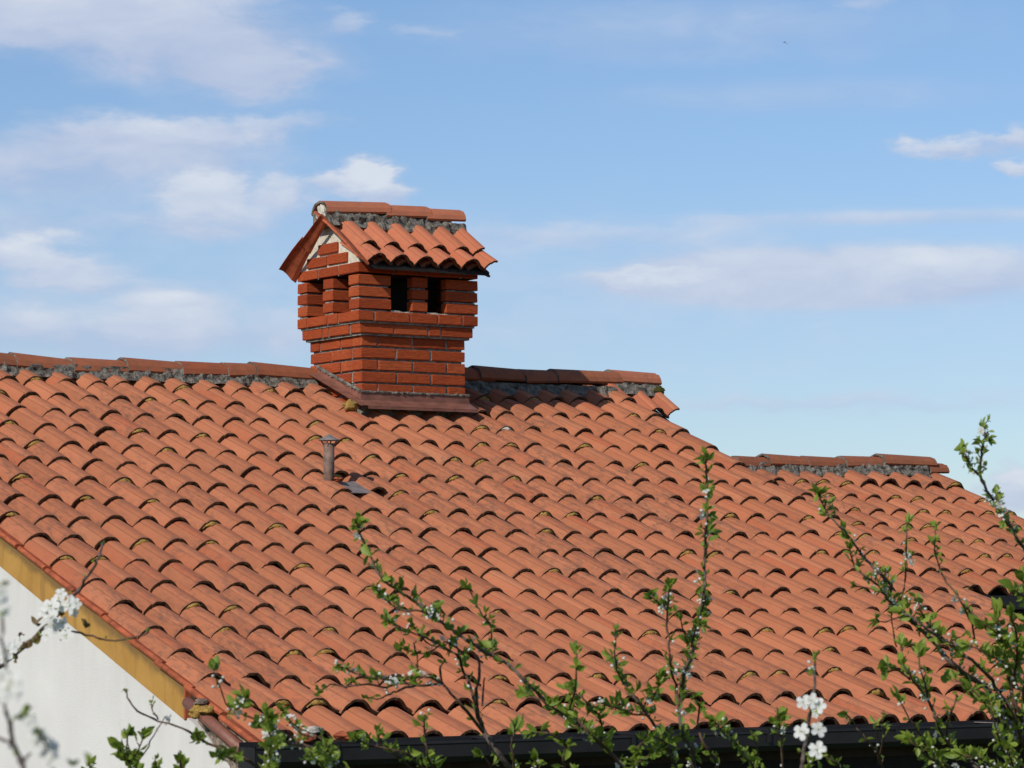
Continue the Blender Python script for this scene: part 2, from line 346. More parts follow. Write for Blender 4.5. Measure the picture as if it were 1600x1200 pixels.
# ------------------------------------------------------------------ roof tile meshes
PITCH, EXPO = .195, .3318
CP, SP, TP = math.cos(PHI), math.sin(PHI), math.tan(PHI)
PROF = [(-.083, -.069), (-.077, -.053), (-.064, -.034), (-.051, -.021), (-.0425, -.0145), (-.039, -.0185), (-.035, -.0105), (-.018, -.002), (0, 0),
        (.010, -.0006), (.013, -.0048), (.017, -.0012), (.030, -.004), (.045, -.013), (.061, -.029), (.077, -.047), (.091, -.060), (.107, -.067), (.128, -.070)]
def tile_mesh(name, L=.385, lift=.020, sx=1.0, th=.0135, seed=0, mat='tile', ex=EXPO, chips=True, half=False):
    PROF = globals()['PROF'][:10] if half else globals()['PROF']
    rn = random.Random(seed); n = len(PROF); vs = []; fs = []; mi = []
    ys = [0, L]
    up = [(x*sx, z) for x, z in PROF]; lo = []
    for i, (x, z) in enumerate(up):
        a = up[max(i-1, 0)]; b = up[min(i+1, n-1)]; t = Vector((b[0]-a[0], b[1]-a[1])).normalized()
        lo.append((x+t.y*th, z-t.x*th))
    wob = [rn.uniform(-.003, .003) if chips else 0 for _ in range(n)]
    for j, y in enumerate(ys):
        for i, (x, z) in enumerate(up): vs.append((x, y+(wob[i] if j == 0 else 0), z-lift*y/ex))
        for i, (x, z) in enumerate(lo): vs.append((x, y+(wob[i] if j == 0 else 0), z-lift*y/ex))
    o = 2*n
    for i in range(n-1):
        fs.append((i, i+1, o+i+1, o+i)); mi.append(0)                       # top
        fs.append((n+i+1, n+i, o+n+i, o+n+i+1)); mi.append(0)               # underside
        fs.append((i+1, i, n+i, n+i+1)); mi.append(1)                       # front edge
    fs.append((0, o, o+n, n)); mi.append(0); fs.append((n-1, n+n-1, o+n+n-1, o+n-1)); mi.append(0)
    me = mesh(name, vs, fs, [M[mat], M['edge']], mi)
    me.polygons.foreach_set('use_smooth', [k % 3 != 2 and k < 3*(n-1) for k in range(len(fs))])
    uvl = me.uv_layers.new(name='UVMap'); lv = [0]*len(me.loops); me.loops.foreach_get('vertex_index', lv)
    uvl.data.foreach_set('uv', [c for q in lv for c in (vs[q][0], vs[q][1])])
    try: me.set_sharp_from_angle(angle=R(38))
    except Exception: pass
    me.update(); return me
TILES = [tile_mesh('roof_tile', seed=i) for i in range(5)]
SAGU = [-0.02816, 0.0037, 0.36801, -0.09566, 0.18309, -0.88554, 0.02899, 0.46657]
SAGZ = [0.02224, -0.07281, -0.1377, 0.13987, -0.33734, 0.36748, 0.26378, -0.23264]
def sag(cf, c_, j):
    u, v = min(max(c_/29, 0), 1.05), min(max(j/17, 0), 1.05)
    return sum(a*b for a, b in zip(cf, (1, u, v, u*u, u*v, v*v, v*v*u, v*v*v)))
def roofpt(c_, j):
    return Vector((c_*PITCH+sag(SAGU, c_, j), j*EXPO*CP, j*EXPO*SP+sag(SAGZ, c_, j)))
def place(me, name, parent, loc, slope=PHI, rz=0.0, rx=0.0, ry=0.0, sc_=1.0, flip=False):
    mw = Matrix.Translation(loc) @ Matrix.Rotation(math.pi if flip else 0, 4, 'Z') @ Matrix.Rotation(slope+rx, 4, 'X') @ Matrix.Rotation(rz, 4, 'Z') @ Matrix.Rotation(ry, 4, 'Y')
    if sc_ != 1.0: mw = mw @ Matrix.Diagonal((sc_, 1, 1, 1))
    return link(name, me, parent, mw)
def join(name, items, parent, mats):
    """items: (mesh, matrix) joined into one mesh"""
    vs, fs, mi, sm, uvs = [], [], [], [], []
    for me, mw in items:
        b = len(vs); vs += [mw @ v.co for v in me.vertices]
        if me.uv_layers:
            a_ = [0.0]*(2*len(me.loops)); me.uv_layers[0].data.foreach_get('uv', a_); uvs += a_
        for p in me.polygons: fs.append(tuple(b+i for i in p.vertices)); mi.append(p.material_index); sm.append(p.use_smooth)
    m_ = mesh(name, vs, fs, mats, mi); m_.polygons.foreach_set('use_smooth', sm)
    if uvs: m_.uv_layers.new(name='UVMap').data.foreach_set('uv', uvs)
    try: m_.set_sharp_from_angle(angle=R(38))
    except Exception: pass
    m_.update()
    o = link(name, m_, parent); return tag(o, kind='stuff')
def moss_mesh(seed, mat):
    rn = random.Random(seed); vs, fs = [], []; n = 9; w0, w1 = rn.uniform(-.062, -.03), rn.uniform(.030, .060)
    for i in range(n):
        t = i/(n-1); x = w0+(w1-w0)*t
        z0 = -.0095-.062*(abs(x)/.085)**2.3; fat = math.sin(math.pi*min(max(t, .06), .94))*rn.uniform(.009, .016)
        c0 = Vector((x, rn.uniform(-.012, -.003), z0-.0045-fat*.35))
        for k in range(6):
            a = 2*math.pi*k/6
            vs.append(c0+Vector((rn.uniform(-.002, .002), -math.cos(a)*fat*1.15+.004, math.sin(a)*fat*.95+rn.uniform(-.002, .002))))
    for i in range(n-1):
        for k in range(6): fs.append((i*6+k, i*6+(k+1) % 6, (i+1)*6+(k+1) % 6, (i+1)*6+k))
    fs += [tuple(range(6))[::-1], tuple(range(6*n-6, 6*n))]
    return fixn(mesh('moss', vs, fs, [M[mat]], smooth=True))
MOSS = [moss_mesh(i, 'moss') for i in range(6)]; MOSSG = moss_mesh(77, 'moss_grey')
def ridge_mesh(L, sL=1.0, sR=.86, dz=0.0, w_=.118, h_=.088, seed=0, mat='ridge', th=.013):
    """angular half-round ridge tile, crown of its left end at the origin, running along +x and dropping dz"""
    rn = random.Random(seed)
    P = [(-w_, -h_), (-w_*.90, -h_*.62), (-w_*.66, -h_*.24), (-w_*.30, -.009), (-w_*.27, -.005), (0, 0), (w_*.28, -.006), (w_*.64, -h_*.24), (w_*.90, -h_*.62), (w_, -h_)]
    n = len(P); vs, fs, mi = [], [], []
    for x, s_, d in ((0, sL, 0), (.03, sL*.985, dz*.05), (L, sR, dz)):
        for (y, z) in P: vs.append((x, y*s_, z*s_-d+rn.uniform(-.001, .001)))
        for (y, z) in P: vs.append((x, y*s_*(1-th/w_), z*s_-d-th))
    for j in range(2):
        a, b = j*2*n, (j+1)*2*n
        for i in range(n-1):
            fs += [(a+i+1, a+i, b+i, b+i+1), (a+n+i, a+n+i+1, b+n+i+1, b+n+i)]; mi += [0, 0]
        fs += [(a, a+n, b+n, b), (a+2*n-1, a+n-1, b+n-1, b+2*n-1)]; mi += [0, 0]
    for i in range(n-1):
        fs += [(i, i+1, n+i+1, n+i), (4*n+i+1, 4*n+i, 5*n+i, 5*n+i+1)]; mi += [1, 1]
    me = fixn(mesh('ridge_tile', vs, fs, [M[mat], M['mortar']], mi)); return me
def mortar_strip(pts_top, depth, drop, seed, mat='mortar', step=.018, amp=.010, back=.16):
    """rough bed under ridge tiles: pts_top = list of (x, y, z) along the top front edge"""
    rn = random.Random(seed); vs, fs = [], []; rows = 7; path = []
    for a, b in zip(pts_top, pts_top[1:]):
        a, b = Vector(a), Vector(b); k = max(1, int((b-a).length/step))
        path += [a.lerp(b, i/k) for i in range(k)]
    path.append(Vector(pts_top[-1])); n = len(path)
    for i, p in enumerate(path):
        for r_ in range(rows):
            t = r_/(rows-1); q = p+Vector((0, -depth*t, -drop*t))
            nn = noise.noise(q*24+Vector((seed, 0, 0)))+.5*noise.noise(q*70)
            vs.append(q+Vector((0, -1, .25))*nn*amp*1.5)
        vs.append(p+Vector((0, back, .01))); vs.append(p+Vector((0, back, -drop)))
    K = rows+2
    for i in range(n-1):
        for r_ in range(K):
            fs.append((i*K+r_, i*K+(r_+1) % K, (i+1)*K+(r_+1) % K, (i+1)*K+r_)) if r_ not in (rows-1, rows) else fs.append((i*K+(rows-1), i*K+rows+1, (i+1)*K+rows+1, (i+1)*K+rows-1)) if r_ == rows-1 else fs.append((i*K+rows+1, i*K+rows, (i+1)*K+rows, (i+1)*K+rows+1))
    e = [0]+list(range(1, rows))+[rows+1, rows]
    fs += [tuple(e), tuple((n-1)*K+q for q in reversed(e))]
    for i in range(n-1): fs.append((i*K+rows, i*K+0, (i+1)*K+0, (i+1)*K+rows))
    fs = [f for f in dict.fromkeys(fs) if len(set(f)) == len(f)]
    return fixn(mesh('mortar_bed', vs, fs, [M[mat]]))

# ================================================================== MAIN HOUSE
H0 = Vector((0, 0, GZ))
house = empty('house', H0)
tag(house, 'white stuccoed house with ochre gable band under the wide terracotta roof that fills the foreground', 'house')
UP = Vector((0, 0, -GZ))
def part(name, me, parent=None):
    o = link(name, me, parent or house); o.location = UP if parent is None else (0, 0, 0); return o
YR, ZR = 5.58, 2.146          # main ridge crown line
# deck: front slope, back slope, closed below
mb = MB(); dz = -.10
mb.prism([(-.10, dz-.037), (YR, YR*TP+dz), (2*YR+.1, dz-.03), (2*YR+.1, dz-.09), (YR, YR*TP+dz-.06), (-.10, dz-.10)], 0, -.055, 5.72)
roof = part('roof', mb.me('roof', [M['deck']]))

CHX0, CHX1, CHY0, CHY1 = 3.4025, 4.1714, 4.9646, 5.6054
allt = []; mossjobs = []
for j in range(18):
    jr = j if j else -.22                                 # the eave course reaches a little further
    for c_ in range(30):
        p = roofpt(c_, jr)
        if j in (16, 17) and CHX0-.045 < p.x < CHX1+.085: continue
        if j == 11 and c_ == 13: continue                 # tile left out for the vent pipe
        rn = random.Random(c_*131+j*7)
        p += Vector((rn.uniform(-.010, .010)+.012*noise.noise(Vector((c_*.9, j*.16, 8.0))), rn.uniform(-.016, .016)+.024*noise.noise(Vector((c_*.33, j*.4, 1.0))), 0)); p.z += (p.y-jr*EXPO*CP)*TP+rn.uniform(-.003, .004)
        rz = rn.gauss(0, .015); ry = rn.gauss(0, .028); rx = rn.uniform(-.006, .010)
        d = (p-CAM).dot(F); x = 800+FPX*(p-CAM).dot(RV)/d; y = 600-FPX*(p-CAM).dot(UV)/d
        vis = -60 < x < 1660 and y < 1230
        allt.append((d if vis else d+100, p, rz, rx, ry, c_, j, rn.random()))
allt.sort(key=lambda a: a[0])
rest = []
for i, (d, p, rz, rx, ry, c_, j, q) in enumerate(allt):
    me = TILES[(c_*3+j*5) % 5]
    g0, g1 = roofpt(c_, max(j-.4, 0)), roofpt(c_, j+.6)
    ph = math.atan2(g1.z-g0.z, g1.y-g0.y)
    mw = Matrix.Translation(p) @ Matrix.Rotation(ph+rx, 4, 'X') @ Matrix.Rotation(rz, 4, 'Z') @ Matrix.Rotation(ry, 4, 'Y')
    if i < 300: link('roof_tile', me, roof, mw)
    else: rest.append((me, mw))
    dens = .16+.16*max(0, noise.noise(Vector((c_*.23, j*.3, 3.1)))*2.2)
    if j > 0 and q < dens: mossjobs.append((mw, int(q*9973) % 6))
join('roof_tiles', rest, roof, [M['tile'], M['edge']])
_p = roofpt(13.36, 11.12); link('roof_tile', TILES[2], roof, Matrix.Translation(_p) @ Matrix.Rotation(PHI+.015, 4, 'X') @ Matrix.Rotation(-.03, 4, 'Z'))
for mw, k in mossjobs: link('moss', MOSS[k], roof, mw @ Matrix.Diagonal((1, 1, random.uniform(.85, 1.35), 1)))
for (x, y) in ((800, 658),): 
    best = min(allt, key=lambda a: (a[1]-onplane(x, y, (0, -TP, 1), 0)).length)
    link('moss', MOSSG, roof, Matrix.Translation(best[1]) @ Matrix.Rotation(PHI, 4, 'X'))
# big moss cushion by the chimney flashing
def lump(name, parent, c0, rad, mat, seed=0, n=8, rings=6, sq=.7):
    n, rings = 20, 14
    vs, fs = [], []
    for i in range(rings+1):
        th = math.pi*i/rings
        for k in range(n):
            a = 2*math.pi*k/n; v = Vector((math.sin(th)*math.cos(a), math.sin(th)*math.sin(a)*sq, math.cos(th)))
            v = Vector((v.x*rad[0], v.y*rad[1], v.z*rad[2]))*(1+.45*noise.noise(v*1.9+Vector((seed*3.7, 0, 0)))+.20*noise.noise(v*5.5+Vector((0, seed*1.7, 0)))+.16*noise.noise(v*13))
            vs.append(Vector(c0)+v)
    for i in range(rings):
        for k in range(n): fs.append((i*n+k, i*n+(k+1) % n, (i+1)*n+(k+1) % n, (i+1)*n+k))
    return link(name, fixn(mesh(name, vs, fs, [M[mat]], smooth=True)), parent)
lump('moss', roof, onplane(548, 634, (0, -TP, 1), -.005), (.05, .05, .035), 'moss', 1, 12, 8)

# ridge of the main house: tile tops as seen on the photograph's skyline
def ridge_line(parent, tops, Y, seed, mat='ridge', w_=.118, h_=.088):
    for i, (xl, yl, xr, yr) in enumerate(tops):
        a = onplane(xl, yl, (0, 1, 0), Y); b = onplane(xr, yr, (0, 1, 0), Y)
        me = ridge_mesh(b.x-a.x+.05, 1.0, .84, a.z-b.z, w_, h_, seed+i, mat)
        o = link('ridge_tile', me, parent, Matrix.Translation((a.x, Y, a.z)) @ Matrix.Rotation(random.uniform(-.01, .01), 4, 'Z'))
ridge_line(roof, [(-74, 542, 26, 555), (15, 550, 108, 562), (104, 558, 192, 563.5), (188, 558, 278, 566), (274, 563.6, 351, 567.5), (345, 566, 399, 568), (389.5, 565, 491, 576),
                  (690, 570, 752, 577), (737.5, 570.6, 820, 578), (809, 576.6, 866, 579), (859, 576, 951, 580.6)], YR, 10)
zt = lambda X: 2.146-.075-.0*X
link('mortar_bed', mortar_strip([(-.15, YR-.092, ZR-.092), (1.6, YR-.092, ZR-.082), (CHX0-.03, YR-.092, ZR-.086)], .05, .085, 5, amp=.014), roof)
link('mortar_bed', mortar_strip([(CHX1+.02, YR-.092, ZR-.074), (5.0, YR-.092, ZR-.080), (5.72, YR-.092, ZR-.075)], .05, .085, 9, amp=.014), roof)
# dark crumbled mortar where the ridge starts again beside the chimney
lump('mortar', roof, (4.33, YR-.12, ZR-.09), (.07, .05, .05), 'mortar', 4)

# left verge: overlapping terracotta verge tiles, metal drip strip and the ochre band
for j in range(18):
    p = roofpt(0, j if j else -.22); L = .37
    rn = random.Random(j+500); mb = MB()
    mb.prism([(-.126, -.070), (-.122, -.082), (-.078, -.084), (-.070, -.068), (-.112, -.060)], 1, -.004, L, 0)
    o = link('verge_tile', mb.me('verge_tile', [M['verge']]), roof, Matrix.Translation(p) @ Matrix.Rotation(PHI-.03+rn.uniform(-.01, .01), 4, 'X') @ Matrix.Rotation(rn.gauss(0, .012), 4, 'Z'))
XB = -.082
_t0, _t1 = onplane(0, 893, (1, 0, 0), XB), onplane(288, 1125, (1, 0, 0), XB)
kb = (_t0.z-_t1.z)/(_t0.y-_t1.y); pb = lambda y: _t1.z+(y-_t1.y)*kb      # bottom line of the band
yb = _t1.y; pa = lambda y: y*TP-.086+max(0, .015-.004*y)
mb = MB(); mb.prism([(-.13, -.13*TP-.086), (yb, yb*TP-.072), (YR, YR*TP-.086), (YR, YR*TP-.100), (yb, yb*TP-.088), (-.13, -.13*TP-.104)], 0, XB-.016, XB+.02)
link('drip_edge', mb.me('drip_edge', [M['flash']]), roof)
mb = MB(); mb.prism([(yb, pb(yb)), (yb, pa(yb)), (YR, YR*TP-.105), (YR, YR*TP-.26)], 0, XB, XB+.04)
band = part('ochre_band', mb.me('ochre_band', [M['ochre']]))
mb = MB(); mb.box((XB-.002, yb-.014, pb(yb)+.005), (XB+.04, yb+.002, pa(yb)-.004)); part('broken_edge', mb.me('broken_edge', [M['verge']]))
# walls
mb = MB()
mb.prism([(.30, GZ), (.30, pb(.30)-.06), (.62, pb(.62)+.01), (YR, YR*TP-.16), (2*YR-.3, .05), (2*YR-.3, GZ)], 0, XB+.008, .10)
wall = part('gable_wall', mb.me('gable_wall', [M['stucco']]))
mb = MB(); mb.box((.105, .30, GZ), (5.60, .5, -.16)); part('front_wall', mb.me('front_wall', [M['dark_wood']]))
mb = MB(); mb.prism([(.30, GZ), (.30, -.2), (YR, YR*TP-.2), (2*YR-.3, -.05), (2*YR-.3, GZ)], 0, 5.605, 5.70); part('gable_wall', mb.me('gable_wall', [M['stucco']]))
mb = MB(); mb.box((.105, 2*YR-.5, GZ), (5.60, 2*YR-.3, -.10)); part('back_wall', mb.me('back_wall', [M['stucco']]))
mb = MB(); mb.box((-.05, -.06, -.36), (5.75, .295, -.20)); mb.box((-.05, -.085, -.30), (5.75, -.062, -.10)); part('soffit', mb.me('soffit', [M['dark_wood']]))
# broken masonry corner at the end of the rake, old beam beneath the verge
mb = MB()
import itertools
def rough_prism(poly, x0, x1, seed, amp=.012, nx=4, sub=5):
    pts = []
    for a, b in zip(poly, poly[1:]+poly[:1]):
        for k in range(sub): pts.append((a[0]+(b[0]-a[0])*k/sub, a[1]+(b[1]-a[1])*k/sub))
    vs, fs, n = [], [], len(pts)
    for i in range(nx+1):
        x = x0+(x1-x0)*i/nx
        for p in pts:
            q = Vector((x, *p)); vs.append(q+Vector([noise.noise(q*30+Vector((seed+k*9, 0, 0)))*amp for k in range(3)]))
    for i in range(nx):
        for k in range(n): fs.append((i*n+k, i*n+(k+1) % n, (i+1)*n+(k+1) % n, (i+1)*n+k))
    fs += [tuple(range(n)), tuple(range(nx*n, nx*n+n))]
    return fixn(mesh('x', vs, fs, [M['masonry']]))
me = rough_prism([(.60, .02), (.57, .12), (.10, -.07), (-.02, -.16), (-.02, -.42), (.28, -.42), (.30, -.17)], -.10, -.01, 3); me.name = 'eave_corner'
part('eave_corner', me)
mb = MB(); a = onplane(293, 1097, (1, 0, 0), -.15); b = onplane(384, 1176, (1, 0, 0), -.15)
mb.tube([a, a.lerp(b, .5), b], .028, 10); part('eave_beam', mb.me('eave_beam', [M['flash']], True))
lump('moss', roof, onplane(310, 1112, (1, 0, 0), -.165), (.045, .06, .030), 'moss', 8, 12, 8)
lump('moss', roof, onplane(325, 1110, (1, 0, 0), -.15), (.04, .05, .022), 'moss', 11, 12, 8)
lump('mortar', roof, onplane(315, 1097, (1, 0, 0), -.16), (.035, .035, .016), 'masonry', 12, 10, 6)
for (x, y) in ((424, 1148), (487, 1142)): lump('mortar', roof, onplane(x, y, (0, 1, 0), -.06), (.05, .04, .022), 'mortar_light', x, 12, 8)
for (x, y) in ((540, 1150), (476, 1154)): lump('broken_tile', roof, onplane(x, y, (0, 1, 0), -.08), (.05, .08, .02), 'verge', x, 8, 5)
# gutter: open half-box with rolled lip, hooks and an end cap
gt, gb, gy0, gy1 = -.062, -.150, -.235, -.095
mb = MB(); X0, X1 = -.27, 5.95
prof = [(gy1, gt+.02), (gy1, gb+.02), (gy1-.03, gb), (gy0+.02, gb), (gy0, gb+.025), (gy0, gt), (gy0-.008, gt+.006), (gy0-.010, gt-.006), (gy0-.006, gt-.012),
        (gy0-.004, gb+.022), (gy0+.018, gb-.004), (gy1-.028, gb-.004), (gy1+.004, gb+.018), (gy1+.004, gt+.02)]
n = len(prof); tilt = lambda X: .004*(X-2)
vs = [(X, y, z+tilt(X)) for X in (X0, X1) for y, z in prof]
mb.add(vs, [(i, (i+1) % n, n+(i+1) % n, n+i) for i in range(n)])
mb.box((X0-.004, gy0-.004, gb-.004+tilt(X0)), (X0, gy1+.004, gt+tilt(X0)))
gut = part('gutter', fixn(mb.me('gutter', [M['gutter']])))
for X in (.14, .95, 1.75, 2.55, 3.35, 3.99, 4.7, 5.4):
    mb = MB(); z = tilt(X); mb.box((X-.011, gy0-.013, gt-.05+z), (X+.011, gy0-.0105, gt+.010+z)); mb.box((X-.011, gy0-.013, gt+.0105+z), (X+.011, gy1+.05, gt+.014+z))
    link('gutter_hook', mb.me('gutter_hook', [M['zinc'] if X == 3.99 else M['gutter']]), gut)

# ------------------------------------------------------------------ brick chimney
def brick_obj(parent, a, b, seed):
    rn = random.Random(seed); ctr = [(p+q)/2 for p, q in zip(a, b)]; d = [abs(q-p) for p, q in zip(a, b)]
    V, Fs = chamfer_box(*d, c=.0035, jit=.0016, rnd=rn)
    o = link('brick', fixn(mesh('brick', V, Fs, [M['brick']])), parent)
    o.location = ctr; o.rotation_euler.z = rn.uniform(-.006, .006); o.location.x += rn.uniform(-.002, .002); o.location.y += rn.uniform(-.002, .002); return o
BL, BH = .2563, .0757
def course(parent, x0, y0, x1, y1, z, front, left, seed, d=.115, corner='f', j=.012):
    """one course: fractions of brick along the front (from the corner) and along the left side; joints j wide"""
    g_ = j; zb, zt_ = z+.014, z+BH
    t = sum(front); X = x0; k = 0
    for i, f_ in enumerate(front):
        L = (x1-x0)*f_/t; a = X+(g_/2 if i else 0); b = X+L-(g_/2 if i < len(front)-1 else 0)
        if i == 0 and corner == 'l': dep = d
        brick_obj(parent, (a, y0, zb), (b, y0+d, zt_), seed*50+k); X += L; k += 1
    t = sum(left); Y = y0; S = (y1-y0)/t
    for i, f_ in enumerate(left):
        L = S*f_; a = Y+(g_/2 if i else 0); b = Y+L-(g_/2 if i < len(left)-1 else 0)
        if i == 0: Y += L; 
        if i == 0:
            # the corner brick shows its end on this side: fill the rest of the first unit
            if L > d+.03: brick_obj(parent, (x0+.0008, y0+d+.0005, zb+.0004), (x0+d, b, zt_-.0004), seed*50+20)
            continue
        brick_obj(parent, (x0, a, zb), (x0+d, b, zt_), seed*50+20+k); Y += L; k += 1
    pb_ = MB(); X = x0
    for f_ in front[:-1]:
        X += (x1-x0)*f_/sum(front); pb_.box((X-g_/2-.002, y0+.006, zb-.004), (X+g_/2+.002, y0+.05, zt_-.002))
    Y = y0
    for f_ in left[:-1]:
        Y += (y1-y0)*f_/sum(left); pb_.box((x0+.008, Y-g_/2-.002, zb-.004), (x0+.05, Y+g_/2+.002, zt_-.002))
    tag(link('mortar', pb_.me('mortar', [M['joint']]), parent), kind='stuff')
    # far sides, one brick per unit
    ny = 3; nx = 3
    for i in range(ny):
        a = y0+d+.005+(y1-y0-d)*i/ny; b = y0+d-.005+(y1-y0-d)*(i+1)/ny
        brick_obj(parent, (x1-d, a+.003, zb), (x1, b, zt_), seed*50+30+i)
    for i in range(nx):
        a = x0+d+.005+(x1-x0-2*d)*i/nx; b = x0+d-.005+(x1-x0-2*d)*(i+1)/nx
        brick_obj(parent, (a, y1-d, zb), (b, y1, zt_), seed*50+40+i)
Z0 = 2.2799
mb = MB(); ins = .017
mb.box((CHX0+ins, CHY0+ins, 1.55), (CHX1-ins, CHY1-ins, Z0-.001))
mb.box((CHX0-.037+ins, CHY0-.037+ins, Z0+.0), (CHX1+.037-ins, CHY1+.037-ins, Z0+BH-.001))
mb.box((CHX0-.06+ins, CHY0-.06+ins, Z0+BH), (CHX1+.06-ins, CHY1+.06-ins, Z0+2*BH-.002))
chim = part('chimney', mb.me('chimney', [M['joint']]))
shaft = [([.46, 1, 1, .54], [1.03, 1, .47]), ([1, 1, 1], [.5, 1, 1]), ([.46, 1, 1, .54], [1.03, 1, .47]), ([1, 1, 1], [.5, 1, 1]), ([.46, 1, 1, .54], [1.03, 1, .47]), ([1, 1, 1], [.5, 1, 1])]
for k, (f_, l_) in enumerate(shaft): course(chim, CHX0, CHY0, CHX1, CHY1, Z0-(k+1)*BH, f_, l_, 3+k)
course(chim, CHX0-.037, CHY0-.037, CHX1+.037, CHY1+.037, Z0, [.97, .97, .37, .92], [.5, 1.05, .31, 1], 31)
course(chim, CHX0-.06, CHY0-.06, CHX1+.06, CHY1+.06, Z0+BH, [.45, 1, .8, .7, .45], [1, .5, 1, .45], 41)
UX0, UY0, UX1, UY1 = CHX0-.06, CHY0-.06, CHX1+.06, CHY1+.06
for k in range(3):
    z = Z0+(2+k)*BH; zb, zt_ = z+.014, z+BH; S = 900+k*30
    py = [(UY0, UY0+.12), (UY0+.318, UY0+.438), (UY1-.12, UY1)]
    # corner pillar, then the middle and far pillars of the left side
    brick_obj(chim, (UX0, UY0, zb), (UX0+.240, UY0+.12, zt_), S)
    brick_obj(chim, (UX0, py[1][0], zb), (UX0+.23, py[1][1], zt_), S+1)
    brick_obj(chim, (UX0, py[2][0], zb), (UX0+.24, py[2][1], zt_), S+2)
    brick_obj(chim, (UX0+.395, UY0, zb), (UX0+.512, UY0+.065, zt_), S+3)
    brick_obj(chim, (UX1-.240, UY0, zb), (UX1, UY0+.065, zt_), S+4)
    brick_obj(chim, (UX1-.115, py[1][0]-.15, zb), (UX1, py[1][1], zt_), S+5)
    brick_obj(chim, (UX1-.24, py[2][0], zb), (UX1, py[2][1], zt_), S+6)
    brick_obj(chim, (UX0+.33, py[2][0], zb), (UX0+.56, py[2][1], zt_), S+7)
    # mortar beds between pillar courses
    mb = MB()
    for (a, b) in (((UX0, UY0), (UX0+.24, UY0+.12)), ((UX0, py[1][0]), (UX0+.23, py[1][1])), ((UX0, py[2][0]), (UX0+.24, py[2][1])), ((UX0+.395, UY0), (UX0+.512, UY0+.065)),
                   ((UX1-.24, UY0), (UX1, UY0+.065)), ((UX1-.115, py[1][0]-.15), (UX1, py[1][1])), ((UX1-.24, py[2][0]), (UX1, py[2][1])), ((UX0+.33, py[2][0]), (UX0+.56, py[2][1]))):
        mb.box((a[0]+.012, a[1]+.014, z-.001), (b[0]-.014, b[1]-.01, z+.0095))
    tag(link('mortar', mb.me('mortar', [M['joint']]), chim), kind='stuff')
mb = MB(); mb.box((UX0+.34, UY0+.26, Z0+2*BH), (UX1-.16, UY1-.15, Z0+5*BH)); mb.box((UX0+.13, UY0+.13, Z0+2*BH-.001), (UX1-.13, UY1-.13, Z0+2*BH+.004)); link('flue', mb.me('flue', [M['soot_and_shade']]), chim)
course(chim, UX0, UY0, UX1, UY1, Z0+5*BH, [1.05, 1, 1, .5], [1, 1, 1], 61)
mb = MB(); mb.box((UX0+.02, UY0+.02, Z0+5*BH+.010), (UX1-.02, UY1-.02, Z0+6*BH-.002)); link('mortar', mb.me('mortar', [M['soot_and_shade']]), chim)
# sill mortar splashes
me = rough_prism([(UY0+.012, Z0+2*BH-.004), (UY0+.012, Z0+2*BH+.008), (UY0+.10, Z0+2*BH+.006), (UY0+.10, Z0+2*BH-.004)], UX0+.245, UX0+.39, 7, .006, 12, 2)
me.materials.clear(); me.materials.append(M['mortar_light']); me.name = 'mortar'; link('mortar', me, chim)
me = rough_prism([(UY0+.012, Z0+2*BH-.004), (UY0+.012, Z0+2*BH+.008), (UY0+.10, Z0+2*BH+.006), (UY0+.10, Z0+2*BH-.004)], UX0+.515, UX1-.245, 9, .006, 12, 2)
me.materials.clear(); me.materials.append(M['mortar_light']); me.name = 'mortar'; link('mortar', me, chim)
# plastered gable triangle with bricks
ZB = Z0+6*BH
cz = lambda y: 2.70+.6*(y-4.75) if y < 5.287 else 3.022-.50*(y-5.287)            # pan plane of the cap, both slopes
YC = 5.287
for X_a, X_b in ((UX0+.012, UX0+.11), (UX1-.11, UX1-.012)):
    pts = [(UY0+.01, ZB-.004)]
    vs = MB(); poly = [(UY0+.01, ZB), (UY0+.01, cz(UY0)), (YC, cz(YC)-.004), (UY1-.01, cz(UY1)-.01), (UY1-.01, ZB)]
    vs.prism(poly, 0, X_a, X_b); link('gable_plaster', vs.me('gable_plaster', [M['plaster']]), chim)
for (ya, yb_, za) in ((5.300, 5.543, ZB+.010), (5.048, 5.288, ZB+.012), (5.165, 5.400, ZB+.010+BH)):
    brick_obj(chim, (UX0-.002, ya, za), (UX0+.09, yb_, za+.064), int(ya*1000))
# cap tiles
CS = math.atan(.6)
CT = [tile_mesh('cap_tile', L=.36, lift=.016, sx=.92, seed=40+i, mat='tile_cap', ex=.15) for i in range(3)]
CTH = None
CT2 = [tile_mesh('cap_tile', L=.31, lift=.012, sx=.92, seed=50+i, mat='tile_cap', ex=.3) for i in range(3)]
CTH = tile_mesh('cap_tile', L=.36, lift=.016, sx=.92, seed=47, mat='tile_cap', ex=.15, half=True)
CTH2 = tile_mesh('cap_tile', L=.31, lift=.012, sx=.92, seed=48, mat='tile_cap', ex=.3, half=True)
def cap_slope(flip, yE, zE, cols, x0, pitch, d_up, k_=.6):
    CS = math.atan(k_)
    sgn = -1 if flip else 1
    for i in range(cols):
        rn = random.Random(i+70*flip)
        X = x0+i*pitch+rn.uniform(-.004, .004)
        last = i == cols-1 and not flip
        place(CTH if last else CT[i % 3], 'roof_tile', chim, Vector((X, yE+sgn*rn.uniform(-.006, .006), zE)), CS, ry=rn.gauss(0, .015), rz=rn.gauss(0, .01), flip=flip)
        if not last: place(CT[(i+1) % 3], 'roof_tile', chim, Vector((X+.055, yE+sgn*.035, zE-.030)), CS-.05, flip=flip)     # under-course
        place(CTH2 if last else CT2[i % 3], 'roof_tile', chim, Vector((X+(.0 if last else .022), yE+sgn*d_up, zE+k_*d_up+.006)), CS+.02, ry=rn.gauss(0, .015), rz=rn.gauss(0, .012), flip=flip)
cap_slope(False, 4.752, 2.780, 6, 3.408, .174, .150)
